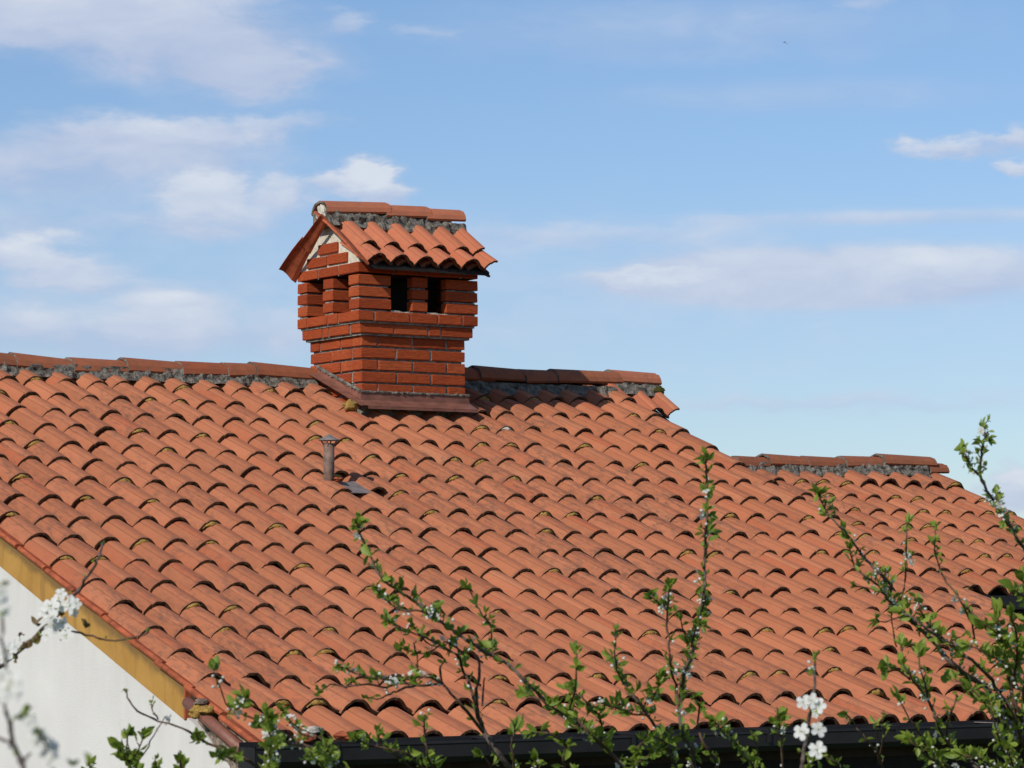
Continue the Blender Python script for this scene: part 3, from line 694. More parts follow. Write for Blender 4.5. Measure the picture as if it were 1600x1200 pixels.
cap_slope(True, 2*YC-4.752, 3.022-.5*.535+.072, 5, 3.47, .174, .150, .5)
mb = MB(); mb.prism([(4.80, cz(4.80)-.022), (YC, cz(YC)-.022), (5.72, cz(5.72)-.022), (5.72, cz(5.72)-.040), (YC, cz(YC)-.042), (4.80, cz(4.80)-.046)], 0, UX0+.03, UX1+.02); link('cap_shade_bed', mb.me('cap_shade_bed', [M['soot_and_shade']]), chim)  # added black bed, reaching forward to darken the bricks below the eave
# verge pieces of the cap: broad ones on the far slope, narrow on the near one
def verge_piece(ya, za, y_b, z_b, wid, h, x, w2=None, th=.012, bow=.004, mat='verge'):
    """overhanging verge tile: curved shell whose side turns in and down towards the gable"""
    vs, fs = [], []; n = 6; sec = [(0, .006), (.25, -.10), (.5, -.38), (.75, -.78), (1.0, -1.0)]; K = len(sec)
    for i in range(n):
        t = i/(n-1); y = ya+(y_b-ya)*t; z = za+(z_b-za)*t+math.sin(t*math.pi)*bow+.003*noise.noise(Vector((i*2.1, ya*9, 0)))
        wd = wid+((w2 or wid)-wid)*t
        for a_, b_ in sec: vs.append((x+wd*a_, y, z+h*b_*wd/wid))
        for a_, b_ in sec: vs.append((x+wd*a_+th*.6, y, z+h*b_*wd/wid+th))
    for i in range(n-1):
        a, b = i*2*K, (i+1)*2*K
        for q in range(K-1): fs += [(a+q, a+q+1, b+q+1, b+q), (a+K+q+1, a+K+q, b+K+q, b+K+q+1)]
        fs += [(a, b, b+K, a+K), (a+K-1, a+2*K-1, b+2*K-1, b+K-1)]
    for a in (0, (n-1)*2*K): fs += [(a+q, a+q+1, a+K+q+1, a+K+q) for q in range(K-1)]
    return link('verge_tile', fixn(mesh('verge_tile', vs, fs, [M[mat]], smooth=False)), chim)
pk = onplane(500, 337, (0, 1, 0), YC+.03)
def vend(x, y, Y): return onplane(x, y, (0, 1, 0), Y)
pk = onplane(500, 337, (1, 0, 0), 3.225); e1 = onplane(437, 421, (1, 0, 0), 3.225)
m1 = pk.lerp(e1, .50)
verge_piece(pk.y, pk.z, m1.y+.01, m1.z-.010, .055, .036, 3.225, .085, bow=.003)
verge_piece(m1.y-.03, m1.z+.022, e1.y, e1.z, .085, .055, 3.218, .125, bow=.006)
verge_piece(YC+.01, 3.078, 5.02, 2.915, .085, .040, 3.250, bow=.003)
verge_piece(5.04, 2.935, 4.762, 2.745, .085, .045, 3.245, bow=.003)
# cap ridge
for i, (xl, yl, xr, yr, z_) in enumerate([(499, 313.5, 600, 316, 0), (592, 319.5, 663, 322.5, 0), (655, 325, 716, 328, 0)]):
    a = onplane(xl, yl, (0, 1, 0), YC); b = onplane(xr, yr, (0, 1, 0), YC)
    link('ridge_tile', ridge_mesh(b.x-a.x, .96, .90, a.z-b.z, .108, .082, 60+i, 'tile_cap'), chim, Matrix.Translation((a.x, YC, a.z)))
link('mortar_bed', mortar_strip([(3.29, YC-.088, 3.085), (3.8, YC-.088, 3.080), (4.33, YC-.088, 3.062)], .05, .10, 21, amp=.019, back=.176), chim)
mb = MB(); lump('mortar', chim, (3.305, YC, 3.075), (.022, .09, .062), 'mortar_light', 5, 12, 8)

# flashing round the base
cr = lambda y, h=0: y*TP+h
mb = MB()
yF = CHY0-.016; fx0, fx1 = CHX0-.018, CHX1+.02; top = 1.925
crs = cr(yF, .028)
def sheet(a, b, c_, d, th=.003):
    a, b, c_, d = map(Vector, (a, b, c_, d)); nn = (b-a).cross(d-a).normalized()*th
    mb.add([a, b, c_, d, a-nn, b-nn, c_-nn, d-nn], [(0, 1, 2, 3), (7, 6, 5, 4), (0, 4, 5, 1), (1, 5, 6, 2), (2, 6, 7, 3), (3, 7, 4, 0)])
ef = yF-.095
sheet((fx0, yF, crs), (fx1, yF, crs), (fx1, yF, top), (fx0, yF, top))
sheet((fx0, ef, cr(ef, .022)), (fx1+.008, ef, cr(ef, .022)), (fx1+.004, yF, crs+.001), (fx0, yF, crs+.001))
sheet((fx0, ef+.001, cr(ef, .004)), (fx1+.008, ef+.001, cr(ef, .004)), (fx1+.008, ef+.001, cr(ef, .021)), (fx0, ef+.001, cr(ef, .021)))
yB = YR-.10
sheet((fx0, yB, cr(yB, .030)), (fx0, yF+.004, cr(yF, .030)), (fx0, yF+.004, top), (fx0, yB, cr(yB, .065)))
sheet((fx0-.062, yB, cr(yB, .024)), (fx0-.052, ef+.003, cr(ef, .024)), (fx0-.001, ef+.003, cr(ef, .026)), (fx0-.001, yB, cr(yB, .032)))
sheet((fx1+.001, yF+.004, cr(yF, .030)), (fx1+.001, yB, cr(yB, .030)), (fx1+.001, yB, cr(yB, .065)), (fx1+.001, yF+.004, top))
sheet((fx1+.002, ef+.003, cr(ef, .024)), (fx1+.010, ef+.003, cr(ef, .022)), (fx1+.010, yB, cr(yB, .022)), (fx1+.002, yB, cr(yB, .026)))
link('flashing', mb.me('flashing', [M['flash']]), chim)
mb = MB()
def bead(a, b, r, seed):
    a, b = Vector(a), Vector(b); k = 40; pts = [a.lerp(b, i/k)+Vector([noise.noise(Vector((i*.7+seed, q*5, 0)))*.006 for q in range(3)]) for i in range(k+1)]
    mb.tube(pts, [r*(1+.8*noise.noise(Vector((i*.9, seed, 1)))) for i in range(k+1)], 6)
bead((fx0, yF-.002, top+.001), (fx1, yF-.002, top+.001), .008, 2)
bead((fx0-.002, yF, top+.004), (fx0-.002, yB, cr(yB, .072)), .011, 5)
link('mortar', mb.me('mortar', [M['mortar']]), chim)

# ------------------------------------------------------------------ vent pipe
vp = onplane(514, 751, (0, -TP, 1), -.045); vh = .226
mb = MB(); mb.tube([vp-Vector((0, 0, .08)), vp+Vector((0, 0, vh-.012))], .0315, 18); vent = part('vent_pipe', mb.me('vent_pipe', [M['pipe']], True))
mb = MB(); c0 = vp+Vector((0, 0, vh+.008)); n = 20
ring = [c0+Vector((math.cos(2*math.pi*k/n)*.061, math.sin(2*math.pi*k/n)*.061, 0)) for k in range(n)]
mb.add(ring+[c0+Vector((0, 0, .036))]+[p-Vector((0, 0, .004)) for p in ring]+[c0+Vector((0, 0, .030))], [(k, (k+1) % n, n) for k in range(n)]+[(n+1+(k+1) % n, n+1+k, 2*n+1) for k in range(n)]+[((k+1) % n, k, n+1+k, n+1+(k+1) % n) for k in range(n)])
link('rain_cap', fixn(mb.me('rain_cap', [M['zinc']])), vent)
for k in range(4):
    a = math.pi/4+k*math.pi/2; d = Vector((math.cos(a), math.sin(a), 0)); mb = MB(); mb.tube([vp+d*.031+Vector((0, 0, vh-.03)), vp+d*.036+Vector((0, 0, vh-.01)), vp+d*.05+Vector((0, 0, vh+.010))], .004, 5)
    link('cap_strap', mb.me('cap_strap', [M['zinc']]), vent)
# flashing sheet and broken tile round the pipe
mb = MB()
def rp(x, y, h): return onplane(x, y, (0, -TP, 1), h)
def rq(X, Y, h): return Vector((X, Y, Y*TP+h))
q = [rq(2.40, 3.42, -.052), rq(2.545, 3.42, -.052), rq(2.55, 3.64, -.058), rq(2.40, 3.60, -.058)]
mb.add(q+[p-Vector((0, 0, .004)) for p in q], [(0, 1, 2, 3), (7, 6, 5, 4), (0, 4, 5, 1), (1, 5, 6, 2), (2, 6, 7, 3), (3, 7, 4, 0)])
sh = fixn(mb.me('vent_flashing', [M['zinc']])); link('vent_flashing', sh, vent)
lump('moss', roof, rq(2.44, 3.66, -.045), (.035, .03, .016), 'moss', 31)
lump('broken_tile', roof, rq(2.40, 3.60, -.038), (.03, .10, .014), 'verge', 35)

# ================================================================== SECOND HOUSE behind to the right
WX0, WEY, WEZ = 6.02, 3.93, .722
wing = empty('house', (6, 4, GZ)); tag(wing, 'lower terracotta-roofed house behind the right slope of the large roof, with its own short ridge', 'house')
WUP = Vector((-6, -4, -GZ))
def wpart(name, me):
    o = link(name, me, wing); o.location = WUP; return o
YW = 6.36; wz = lambda y: WEZ+(y-WEY)*.373
mb = MB(); mb.prism([(WEY-.05, wz(WEY-.05)-.10), (YW, wz(YW)-.10), (2*YW-WEY, WEZ-.1), (2*YW-WEY, WEZ-.16), (YW, wz(YW)-.16), (WEY-.05, wz(WEY)-.17)], 0, WX0, 9.30)
wroof = wpart('roof', mb.me('roof', [M['deck']]))
WP = .2075; wsl = math.atan(.373)
for j in range(8):
    for i in range(16):
        rn = random.Random(i*17+j*91)
        X = 9.185-i*WP+rn.uniform(-.006, .006)
        if X < WX0+.05: continue
        y = WEY+j*.318*math.cos(wsl)+rn.uniform(-.012, .012); z = wz(y)+(.022 if (j == 7 and i < 5) else 0)+.03*(i/15)*(j/7)
        mw = Matrix.Translation((X, y, z)) @ Matrix.Rotation(wsl+rn.uniform(-.006, .008), 4, 'X') @ Matrix.Rotation(rn.gauss(0, .012), 4, 'Z') @ Matrix.Rotation(rn.gauss(0, .02), 4, 'Y') @ Matrix.Diagonal((1.06, 1, 1, 1))
        link('roof_tile', TILES[(i+j) % 5], wroof, mw)
        if j and rn.random() < .38: link('moss', MOSS[(i*3+j) % 6], wroof, mw)
ridge_line(wroof, [(1095, 713, 1150, 714), (1144, 712, 1195, 714.4), (1190, 708.4, 1255, 713.5), (1252, 712, 1315, 715.4), (1310.6, 712, 1374, 713.5), (1369, 708.4, 1443.6, 713.5), (1440, 722, 1463, 724)], YW, 30, w_=.112, h_=.078)
link('mortar_bed', mortar_strip([(6.9, YW-.088, 1.640), (8.3, YW-.088, 1.640), (8.55, YW-.088, 1.668), (9.12, YW-.088, 1.655)], .05, .095, 15, amp=.013), wroof)
mb = MB(); mb.box((WX0+.1, WEY+.35, GZ), (9.12, WEY+.55, WEZ-.16)); wpart('front_wall', mb.me('front_wall', [M['stucco']]))
mb = MB(); mb.prism([(WEY+.35, GZ), (WEY+.35, wz(WEY+.35)-.18), (YW, wz(YW)-.17), (2*YW-WEY-.3, WEZ-.1), (2*YW-WEY-.3, GZ)], 0, 9.125, 9.25); wpart('gable_wall', mb.me('gable_wall', [M['stucco']]))
mb = MB(); mb.box((WX0, WEY-.16, WEZ-.165), (9.3, WEY-.02, WEZ-.075)); mb.box((WX0, WEY-.015, WEZ-.33), (9.3, WEY+.345, WEZ-.18)); wpart('gutter', mb.me('gutter', [M['gutter']]))

# its chimney: only the tiled hat shows above the rake of the large roof
HX0, HX1, HYC, HZ = 5.96, 6.285, 6.02, 2.20
mb = MB(); mb.box((HX0+.04, HYC-.26, 1.3), (HX1, HYC+.24, HZ-.33)); mb.prism([(HYC-.24, HZ-.329), (HYC+.24, HZ-.329), (HYC, HZ-.20)], 0, HX0+.04, HX1+.10)
ch2 = wpart('chimney', mb.me('chimney', [M['soot_and_shade']]))  # near-black body colour stands in for the shade under the hat
for k in range(5):
    z = 1.47+k*BH
    for i in range(2):
        a = HX0+.03+i*.19; brick_obj(ch2, (a-.14, HYC-.255, z+.009), (a+.04, HYC-.15, z+BH), 2000+k*5+i)
    for i in range(2):
        a = HYC-.16+i*.2; brick_obj(ch2, (HX1-.16, a, z+.009), (HX1-.05, a+.19, z+BH), 2100+k*5+i)
hs = math.atan(.62); ov = .36
HT = tile_mesh('cap_tile', L=.42, lift=.012, sx=.95, seed=90, mat='tile_cap', ex=.4); HTH = tile_mesh('cap_tile', L=.42, lift=.012, sx=.95, seed=91, mat='tile_cap', ex=.4, half=True)
E_ = onplane(1029, 637, (0, 1, 0), HYC-ov)
for flip in (False, True):
    for i in range(4):
        X = E_.x+(1-i)*.172
        link('roof_tile', HTH if (i == 0 and not flip) else HT, ch2, Matrix.Translation((X+(-.09 if flip else 0), HYC+(ov if flip else -ov), E_.z)) @ Matrix.Rotation(math.pi if flip else 0, 4, 'Z') @ Matrix.Rotation(hs, 4, 'X'))
a = onplane(949, 577, (0, 1, 0), HYC); b = onplane(1021, 583, (0, 1, 0), HYC)
zp = E_.z-.12+.62*ov
mb = MB(); mb.prism([(HYC-ov+.05, zp-.62*(ov-.05)-.02), (HYC, zp-.02), (HYC+ov-.05, zp-.62*(ov-.05)-.02), (HYC+ov-.05, zp-.62*(ov-.05)-.04), (HYC, zp-.06), (HYC-ov+.05, zp-.62*(ov-.05)-.04)], 0, E_.x-.42, E_.x+.10); link('cap_shade_bed', mb.me('cap_shade_bed', [M['soot_and_shade']]), ch2)  # added black bed closing the gaps beneath the hat tiles
link('ridge_tile', ridge_mesh(b.x-a.x, .98, .92, a.z-b.z, .11, .085, 88, 'tile_cap'), ch2, Matrix.Translation((a.x, HYC, a.z)))
link('mortar_bed', mortar_strip([(a.x+.02, HYC-.082, a.z-.075), (b.x-.008, HYC-.082, b.z-.078)], .07, .10, 44, amp=.012, back=.165), ch2)
lump('moss', ch2, (b.x-.05, HYC-.135, b.z-.13), (.045, .012, .028), 'moss_olive', 3)

# ================================================================== TREES
def leaf_mesh(seed, mat, L=1.0, W=.42):
    rn = random.Random(seed); cu = rn.uniform(.10, .32); fo = rn.uniform(.12, .28); tw = rn.uniform(-.3, .3)
    st = [(0, .06), (.18, .55), (.45, 1.0), (.70, .88), (.88, .45), (1.0, .03)]
    vs, fs = [], []
    for t, w_ in st:
        h = W*.5*w_; z = -cu*t*t*L; a = tw*t
        for s_ in (-1, 0, 1): vs.append((s_*h*math.cos(a), t*L, z+abs(s_)*h*fo*2+s_*h*math.sin(a)+.06*t))
    for i in range(len(st)-1):
        for q in range(2): fs.append((i*3+q, i*3+q+1, i*3+q+4, i*3+q+3))
    return mesh('leaf', vs, fs, [M[mat]], smooth=True)
LEAVES = [leaf_mesh(i, 'leaf', W=random.Random(i).uniform(.36, .58)) for i in range(8)]
BRONZE = [leaf_mesh(i+20, 'leaf_bronze', W=.5) for i in range(3)]
def flower_mesh(seed, name='blossom'):
    rn = random.Random(seed); b = MB()
    for p in range(5):
        a0 = 2*math.pi*p/5+rn.uniform(-.12, .12); ca, sa = math.cos(a0), math.sin(a0); el_ = rn.uniform(.02, .30); L = rn.uniform(.46, .54)
        prof = [(.05, .06), (.22, .17), (.45, .25), (.75, .27), (.95, .15)]; vs = []
        for r_, w_ in prof:
            for s_ in (-1, 0, 1):
                x = r_*L; y = s_*w_*.62; z = el_*r_*L+.10*abs(s_)*w_-.08*r_*r_
                vs.append((x*ca-y*sa, x*sa+y*ca, z))
        b.add(vs, [(i*3+q, i*3+q+1, i*3+q+4, i*3+q+3) for i in range(4) for q in range(2)], 0)
    for k in range(9):
        a = rn.uniform(0, 6.28); r_ = rn.uniform(.10, .24); h = rn.uniform(.14, .26); t = Vector((r_*math.cos(a), r_*math.sin(a), h))
        b.tube([(0, 0, 0), t*.9], .006, 3, 0); b.box(tuple(t-Vector((.014,)*3)), tuple(t+Vector((.014,)*3)), 1)
    b.tube([(0, 0, -.18), (0, 0, -.02), (0, 0, .04)], [.03, .075, .04], 6, 2)
    return b.me(name, [M['petal'], M['stamen'], M['leaf']])
FLOWERS = [flower_mesh(i) for i in range(4)]
def bud_mesh(seed):
    b = MB(); b.tube([(0, 0, 0), (0, 0, .25), (0, 0, .55), (0, 0, .85), (0, 0, 1)], [.08, .34, .42, .28, .04], 7, 0); b.tube([(0, 0, -.8), (0, 0, 0), (0, 0, .2)], [.05, .08, .3], 5, 1)
    return b.me('bud', [M['petal'], M['leaf']], True)
BUD = bud_mesh(1)
def aim(d, roll, rnd): 
    q = d.to_track_quat('Y', 'Z'); return q.to_matrix().to_4x4() @ Matrix.Rotation(roll, 4, 'Y')

class Tree:
    def __init__(s, label, base, join_pts, hub, seed, cat='tree', rad=.045, group=None):
        s.rn = random.Random(seed); s.root = empty('plum_tree', base); s.base = Vector(base); s.hub = Vector(hub); s.lv = []; s.br = []; s.fl = []; s.bd = []
        tag(s.root, label, cat, group)
        b = MB(); mid = s.base.lerp(s.hub, .5)+Vector((.05, -.03, 0))
        b.tube([s.base-Vector((0, 0, .15)), s.base.lerp(mid, .3), mid, s.hub], [rad*1.5, rad*1.2, rad, rad*.75], 10); s.part('trunk', b.me('trunk', [M['bark']], True))
    def part(s, name, me, mw=None):
        o = link(name, me, s.root); o.matrix_basis = Matrix.Translation(-s.base) @ (mw if mw is not None else Matrix.Identity(4)); return o
    def branch(s, pts, d0, d1, r0, r1, leaf=1.0, size=25, buds=.3, tip=True, hub=False, bronze=0.0, start=0.0, flowers=0.0, gap=20):
        """pts: sight points from the tip to the foot; d0/d1 distance at tip / foot; r in pixels"""
        n = len(pts); P = []
        for i, (x, y) in enumerate(pts):
            t = i/(n-1); d = d0+(d1-d0)*t+.06*math.sin(i*1.7+x*.01); P.append(at(x, y, d))
        px = 1/FPX; rad = [max(.0006, (r0+(r1-r0)*(i/(n-1)))*px*(d0+d1)/2) for i in range(n)]
        # finer, slightly crooked path
        Q, RR = [], []
        for i in range(n-1):
            for k in range(3):
                t = k/3; a = P[max(i-1, 0)]; b = P[i]; c_ = P[i+1]; e = P[min(i+2, n-1)]
                q = .5*((2*b)+(c_-a)*t+(2*a-5*b+4*c_-e)*t*t+(3*b-a-3*c_+e)*t**3)
                jr = 1.4*px*(d0+d1)/2
                Q.append(q+Vector((s.rn.uniform(-jr, jr), s.rn.uniform(-jr, jr), s.rn.uniform(-jr, jr)))); RR.append(rad[i]+(rad[i+1]-rad[i])*t)
        Q.append(P[-1]); RR.append(rad[-1])
        if hub:
            Q += [P[-1].lerp(s.hub, .5)+Vector((.02, .03, 0)), s.hub]; RR += [rad[-1]*1.25, rad[-1]*1.6]
        b = MB(); b.tube(Q, [r_*s.rn.uniform(.9, 1.25) for r_ in RR], 6)
        s.part('branch', b.me('branch', [M['bark'] if r1 > 3 else M['twig']], True))
        # shoots and leaves
        sc_px = px*(d0+d1)/2; acc_ = 0; nxt = 4; m_ = len(Q)-(2 if hub else 0); total = sum((Q[i+1]-Q[i]).length for i in range(m_-1))/sc_px
        trav = 0
        side = s.rn.choice((-1, 1))
        for i in range(m_-1):
            seg = Q[i+1]-Q[i]; L = seg.length/sc_px
            while nxt < trav+L:
                t = (nxt-trav)/L; p = Q[i].lerp(Q[i+1], t); ax = -seg.normalized(); f_ = nxt/total
                if s.rn.random() < leaf and f_ >= start:
                    out = (RV*s.rn.uniform(-1, 1)+UV*s.rn.uniform(-.6, 1)-F*s.rn.uniform(-.8, .8)).normalized(); side = -side
                    out = (out+RV*side*.8).normalized()
                    sp = s.rn.uniform(2, 9); spur = p+(out*.7+ax*.5+Vector((0, 0, .3)))*sp*sc_px
                    if sp > 4:
                        b = MB(); b.tube([p, p.lerp(spur, .6)+ax*sc_px, spur], [1.3*sc_px, 1.1*sc_px, .8*sc_px], 5); s.br.append(b)
                    s.rosette(spur, (out*.7+ax*.6+Vector((0, 0, .35))).normalized(), s.rn.randint(1, 4), size*sc_px*s.rn.uniform(.45, .92), bronze, size)
                if s.rn.random() < buds*.42: s.budc(p, sc_px, s.rn.randint(1, 4))
                if s.rn.random() < flowers: s.flower(p+(RV*s.rn.uniform(-1, 1)+UV*s.rn.uniform(-1, 1)-F*.5)*9*sc_px, 30*sc_px)
                nxt += 1.12*gap*s.rn.uniform(.6, 1.4)
            trav += L
        if tip and leaf > 0:
            ax = (Q[0]-Q[2]).normalized(); s.rosette(Q[0], ax, 4, size*sc_px*.95, bronze, size, .45)
            s.rosette(Q[0].lerp(Q[2], .4), ax, 3, size*sc_px*.8, bronze, size, .7)
    def rosette(s, p, ax, k, L, bronze, spx, spread=.95):
        for _ in range(k):
            d = (ax+Vector((s.rn.gauss(0, spread), s.rn.gauss(0, spread), s.rn.gauss(0, spread)))*.62).normalized()
            l_ = L*s.rn.uniform(.5, 1.12); br_ = s.rn.random() < bronze
            me = s.rn.choice(BRONZE if br_ else LEAVES)
            mw = Matrix.Translation(p) @ aim(d, s.rn.uniform(-3.1, 3.1), s.rn) @ Matrix.Scale(l_, 4)
            s.lv.append((l_/((p-CAM).dot(F)), me, mw))
    def budc(s, p, sc_px, k):
        for _ in range(k):
            d = (Vector((s.rn.gauss(0, 1), s.rn.gauss(0, 1), s.rn.gauss(.4, 1)))).normalized(); q = p+d*s.rn.uniform(5, 12)*sc_px
            if s.rn.random() < .10: s.fl.append((s.rn.choice(FLOWERS), Matrix.Translation(q) @ d.to_track_quat('Z', 'Y').to_matrix().to_4x4() @ Matrix.Scale(14*sc_px, 4)))
            else: s.bd.append((BUD, Matrix.Translation(q) @ d.to_track_quat('Z', 'Y').to_matrix().to_4x4() @ Matrix.Scale(s.rn.uniform(4, 6.5)*sc_px, 4)))
    def flower(s, p, dia, face=None):
        d = (face or (-F+SUN*.7+Vector((s.rn.gauss(0, .38), s.rn.gauss(0, .38), s.rn.gauss(0, .38))))).normalized()
        s.fl.append((s.rn.choice(FLOWERS), Matrix.Translation(p) @ d.to_track_quat('Z', 'Y').to_matrix().to_4x4() @ Matrix.Scale(dia, 4)))
    def finish(s, cap=300):
        s.lv.sort(key=lambda a: -a[0]); T = Matrix.Translation(-s.base)
        for _, me, mw in s.lv[:cap]: s.part('leaf', me, mw)
        if len(s.lv) > cap: join('leaves', [(a[1], T @ a[2]) for a in s.lv[cap:]], s.root, [M['leaf']])
        for me, mw in s.fl[:300]: s.part('blossom', me, mw)
        if s.bd: join('buds', [(a, T @ b) for a, b in s.bd], s.root, [M['petal'], M['leaf']])
        if s.br:
            B = MB()
            for b in s.br: B.add(b.v, b.f)
            o = s.part('spurs', B.me('spurs', [M['twig']], True)); tag(o, kind='stuff')

def C(ox, oy, k): return lambda L: [(ox+x/k, oy+y/k) for x, y in L]
c4 = C(1100, 640, 3.158); c5 = C(0, 800, 3.0); c6 = C(400, 780, 2.858); c7 = C(800, 780, 2.858); c8 = C(1200, 840, 3.3333)

# --- centre tree
hub = at(905, 1420, 8.2)
tc_ = Tree('leafy plum tree with dark twigs and small buds before the middle of the roof', (hub.x+.1, hub.y+.2, GZ), None, hub, 11)
bb = tc_.branch
bb(c6([(450,110),(480,190),(520,270),(560,350),(620,400),(700,450),(760,490),(800,530),(860,570),(920,620),(1000,670),(1060,700),(1130,740),(1200,810),(1270,880),(1330,940)])+c7([(300,1010),(380,1080),(500,1190),(600,1300)]), 7.6, 8.2, 1.3, 3.4, .95, 27, .35, hub=True, gap=12)
bb(c6([(985,700),(1000,760),(985,850),(985,940),(1015,1030),(1050,1090),(1130,1200),(1230,1330)]), 7.9, 8.1, 1.8, 5.2, .35, 22, .1, tip=False, hub=True)
bb(c6([(820,740),(830,820),(900,900),(960,970),(1015,1040)]), 7.8, 7.95, 1.6, 3.0, .15, 22, .05, tip=False)
bb(c6([(375,745),(420,765),(480,790),(560,800),(640,810),(700,800),(760,790),(830,820)]), 7.6, 7.8, 1.0, 2.0, .9, 22, .9, gap=14)
bb(c6([(290,855),(330,830),(400,835),(500,830),(580,840),(640,820),(720,830),(835,822)]), 7.7, 7.8, 1.0, 2.2, .7, 22, .35, gap=17)
bb(c6([(500,885),(545,890),(600,870),(640,850),(720,830)]), 7.6, 7.8, .9, 1.8, .25, 18, .1)
bb(c6([(700,560),(760,640),(840,670),(900,700),(930,770),(960,860),(985,930)]), 7.8, 8.0, 1.0, 2.6, .75, 22, .3, gap=16)
bb(c6([(540,410),(600,470),(660,500),(740,500),(800,530)]), 7.6, 7.7, 1, 1.8, 1, 22, .5, gap=14)
bb(c6([(590,545),(640,570),(690,590),(760,620),(830,650),(890,690)]), 7.6, 7.8, 1, 1.8, .9, 24, .3, gap=15)
bb(c6([(700,640),(720,700),(725,780)]), 7.7, 7.8, 1, 1.6, .3, 18, .1, tip=False)
bb(c6([(945,395),(970,440),(1010,520),(1050,570),(1050,640),(1060,700)]), 7.6, 7.8, 1.0, 1.6, .75, 24, .4, start=.0, gap=15)
bb(c6([(1020,800),(1015,860),(1010,920)]), 7.9, 7.9, 1.2, 1.8, .4, 18, .1, tip=False)
bb(c6([(650,670),(760,690),(850,640),(940,700)]), 7.7, 7.9, 1, 1.6, 1, 26, .3, gap=14)
bb(c6([(755,970),(750,1040),(760,1110),(790,1200),(850,1330)]), 7.6, 7.9, 1, 2.4, .9, 26, .3, gap=15, hub=True)
bb(c6([(440,1060),(500,1095),(600,1115),(680,1140),(740,1200),(850,1300)]), 7.5, 7.9, 1, 2.2, .95, 26, .35, gap=14, hub=True)
bb(c6([(540,1030),(560,1090),(640,1150),(700,1210)]), 7.5, 7.8, 1, 2, .9, 25, .2, gap=15)
bb(c6([(1155,1030),(1140,1100),(1150,1180),(1170,1330)]), 7.8, 8.0, 1, 2, .8, 30, .2, gap=17, hub=True)
bb(c6([(1000,1140),(1040,1180),(1090,1260)]), 7.8, 8.0, 1, 2, .9, 24, .2)
bb(c7([(868,-185),(866,-140),(868,-60),(868,0),(868,100),(862,200),(860,300),(858,400),(850,480),(835,560),(820,640),(790,720),(770,780),(755,860),(750,960),(760,1050),(800,1120),(815,1200),(800,1330)]), 7.7, 8.1, 1.3, 4.0, 1, 23, .75, hub=True, gap=8.5)
bb(c7([(700,380),(700,440),(690,530),(700,620),(705,700),(715,780),(735,850),(745,920)]), 7.8, 8.0, 1.1, 2.4, .7, 22, .6, gap=15)
bb(c7([(620,440),(660,470),(695,500)]), 7.8, 7.9, .9, 1.2, 1, 20, .9, gap=10)
bb(c7([(745,525),(770,600),(790,690)]), 7.8, 7.95, .9, 1.4, .6, 20, .3)
bb(c7([(850,560),(820,590),(800,660)]), 7.8, 7.95, .9, 1.4, 1, 24, .5, gap=9)
bb(c7([(455,590),(460,680),(470,760),(500,830),(545,890),(600,960),(640,1010),(690,1050),(700,1130),(740,1210),(780,1330)]), 7.7, 8.1, 1.1, 3.2, .85, 24, .45, hub=True, gap=14)
bb(c7([(400,920),(460,930),(540,960),(600,965)]), 7.7, 7.9, 1, 1.6, 1, 26, .4, gap=12)
bb(c7([(660,790),(640,870),(600,900),(580,960)]), 7.8, 7.9, 1, 1.6, .9, 26, .4, gap=12)
bb(c7([(285,680),(290,760),(280,860),(262,930),(300,990),(350,1050),(420,1110),(500,1200)]), 7.6, 7.9, 1.1, 2.4, .85, 28, .25, gap=15)
bb(c7([(60,870),(130,900),(200,940),(280,990),(340,1050)]), 7.7, 7.9, 1.1, 2, 1, 28, .25, gap=12)
bb(c7([(240,850),(330,900),(400,1000),(400,1080)]), 7.7, 7.9, 1.1, 2, 1, 26, .3, gap=13)
bb(c7([(90,1040),(170,1050),(240,1100),(240,1210),(400,1330)]), 7.7, 8.0, 1.1, 2.2, .9, 26, .2, gap=15, hub=True)
bb(c7([(760,860),(830,900),(830,1000),(850,1080),(890,1140),(915,1210),(850,1330)]), 7.7, 8.1, 1.1, 2.8, .7, 24, .25, gap=15, hub=True)
bb(c7([(560,1110),(620,1060),(700,1080),(760,1040)]), 7.7, 8.0, 1.1, 1.8, .9, 30, .2, gap=14)
bb(c7([(540,1200),(600,1150),(680,1100),(700,1050)]), 7.7, 8.0, 1.1, 1.8, .9, 28, .2, gap=15)
bb(c7([(900,990),(950,1050),(1010,1100),(1040,1150),(1080,1210),(1000,1340)]), 7.7, 8.1, 1.0, 2.2, .95, 26, .3, gap=13, hub=True)
bb(c7([(1080,1050),(1095,1120),(1110,1210)]), 7.8, 8.1, 1.0, 1.6, .25, 16, .1)
bb(c7([(1190,960),(1200,1040),(1205,1100),(1210,1210)]), 7.8, 8.1, 1.0, 1.8, .9, 28, .3, gap=15)
bb(c7([(100,1160),(130,1230)]), 7.8, 8.0, 1.0, 1.6, 1, 26, .2)
tc_.finish()

# --- right-hand tree
hub = at(1640, 1450, 8.6)
tr_ = Tree('dense leafy plum tree at the right edge, its tallest shoot crossing the sky', (hub.x+.1, hub.y+.2, GZ), None, hub, 23, rad=.055)
bb = tr_.branch
bb([(1279,770)]+c4([(600,500),(650,560),(710,620),(760,690),(820,760),(870,810),(920,870)])+c8([(640,330),(700,380),(780,460),(860,540),(940,640),(1020,700),(1100,760),(1180,830),(1240,900),(1310,990),(1400,1100)]), 8.0, 8.5, 1.1, 4.6, .95, 21, .5, hub=True, gap=9.5)
bb(c8([(700,390),(760,420),(830,480),(900,530),(980,580),(1060,640),(1150,720),(1200,800),(1260,880),(1330,960),(1420,1100)]), 8.0, 8.5, 1.4, 3.6, .8, 26, .4, hub=True, gap=13)
bb(c4([(1005,555),(1000,620),(1000,660),(995,760),(990,850),(970,930),(940,960)]), 8.1, 8.3, .9, 1.8, .35, 18, .25, gap=16)
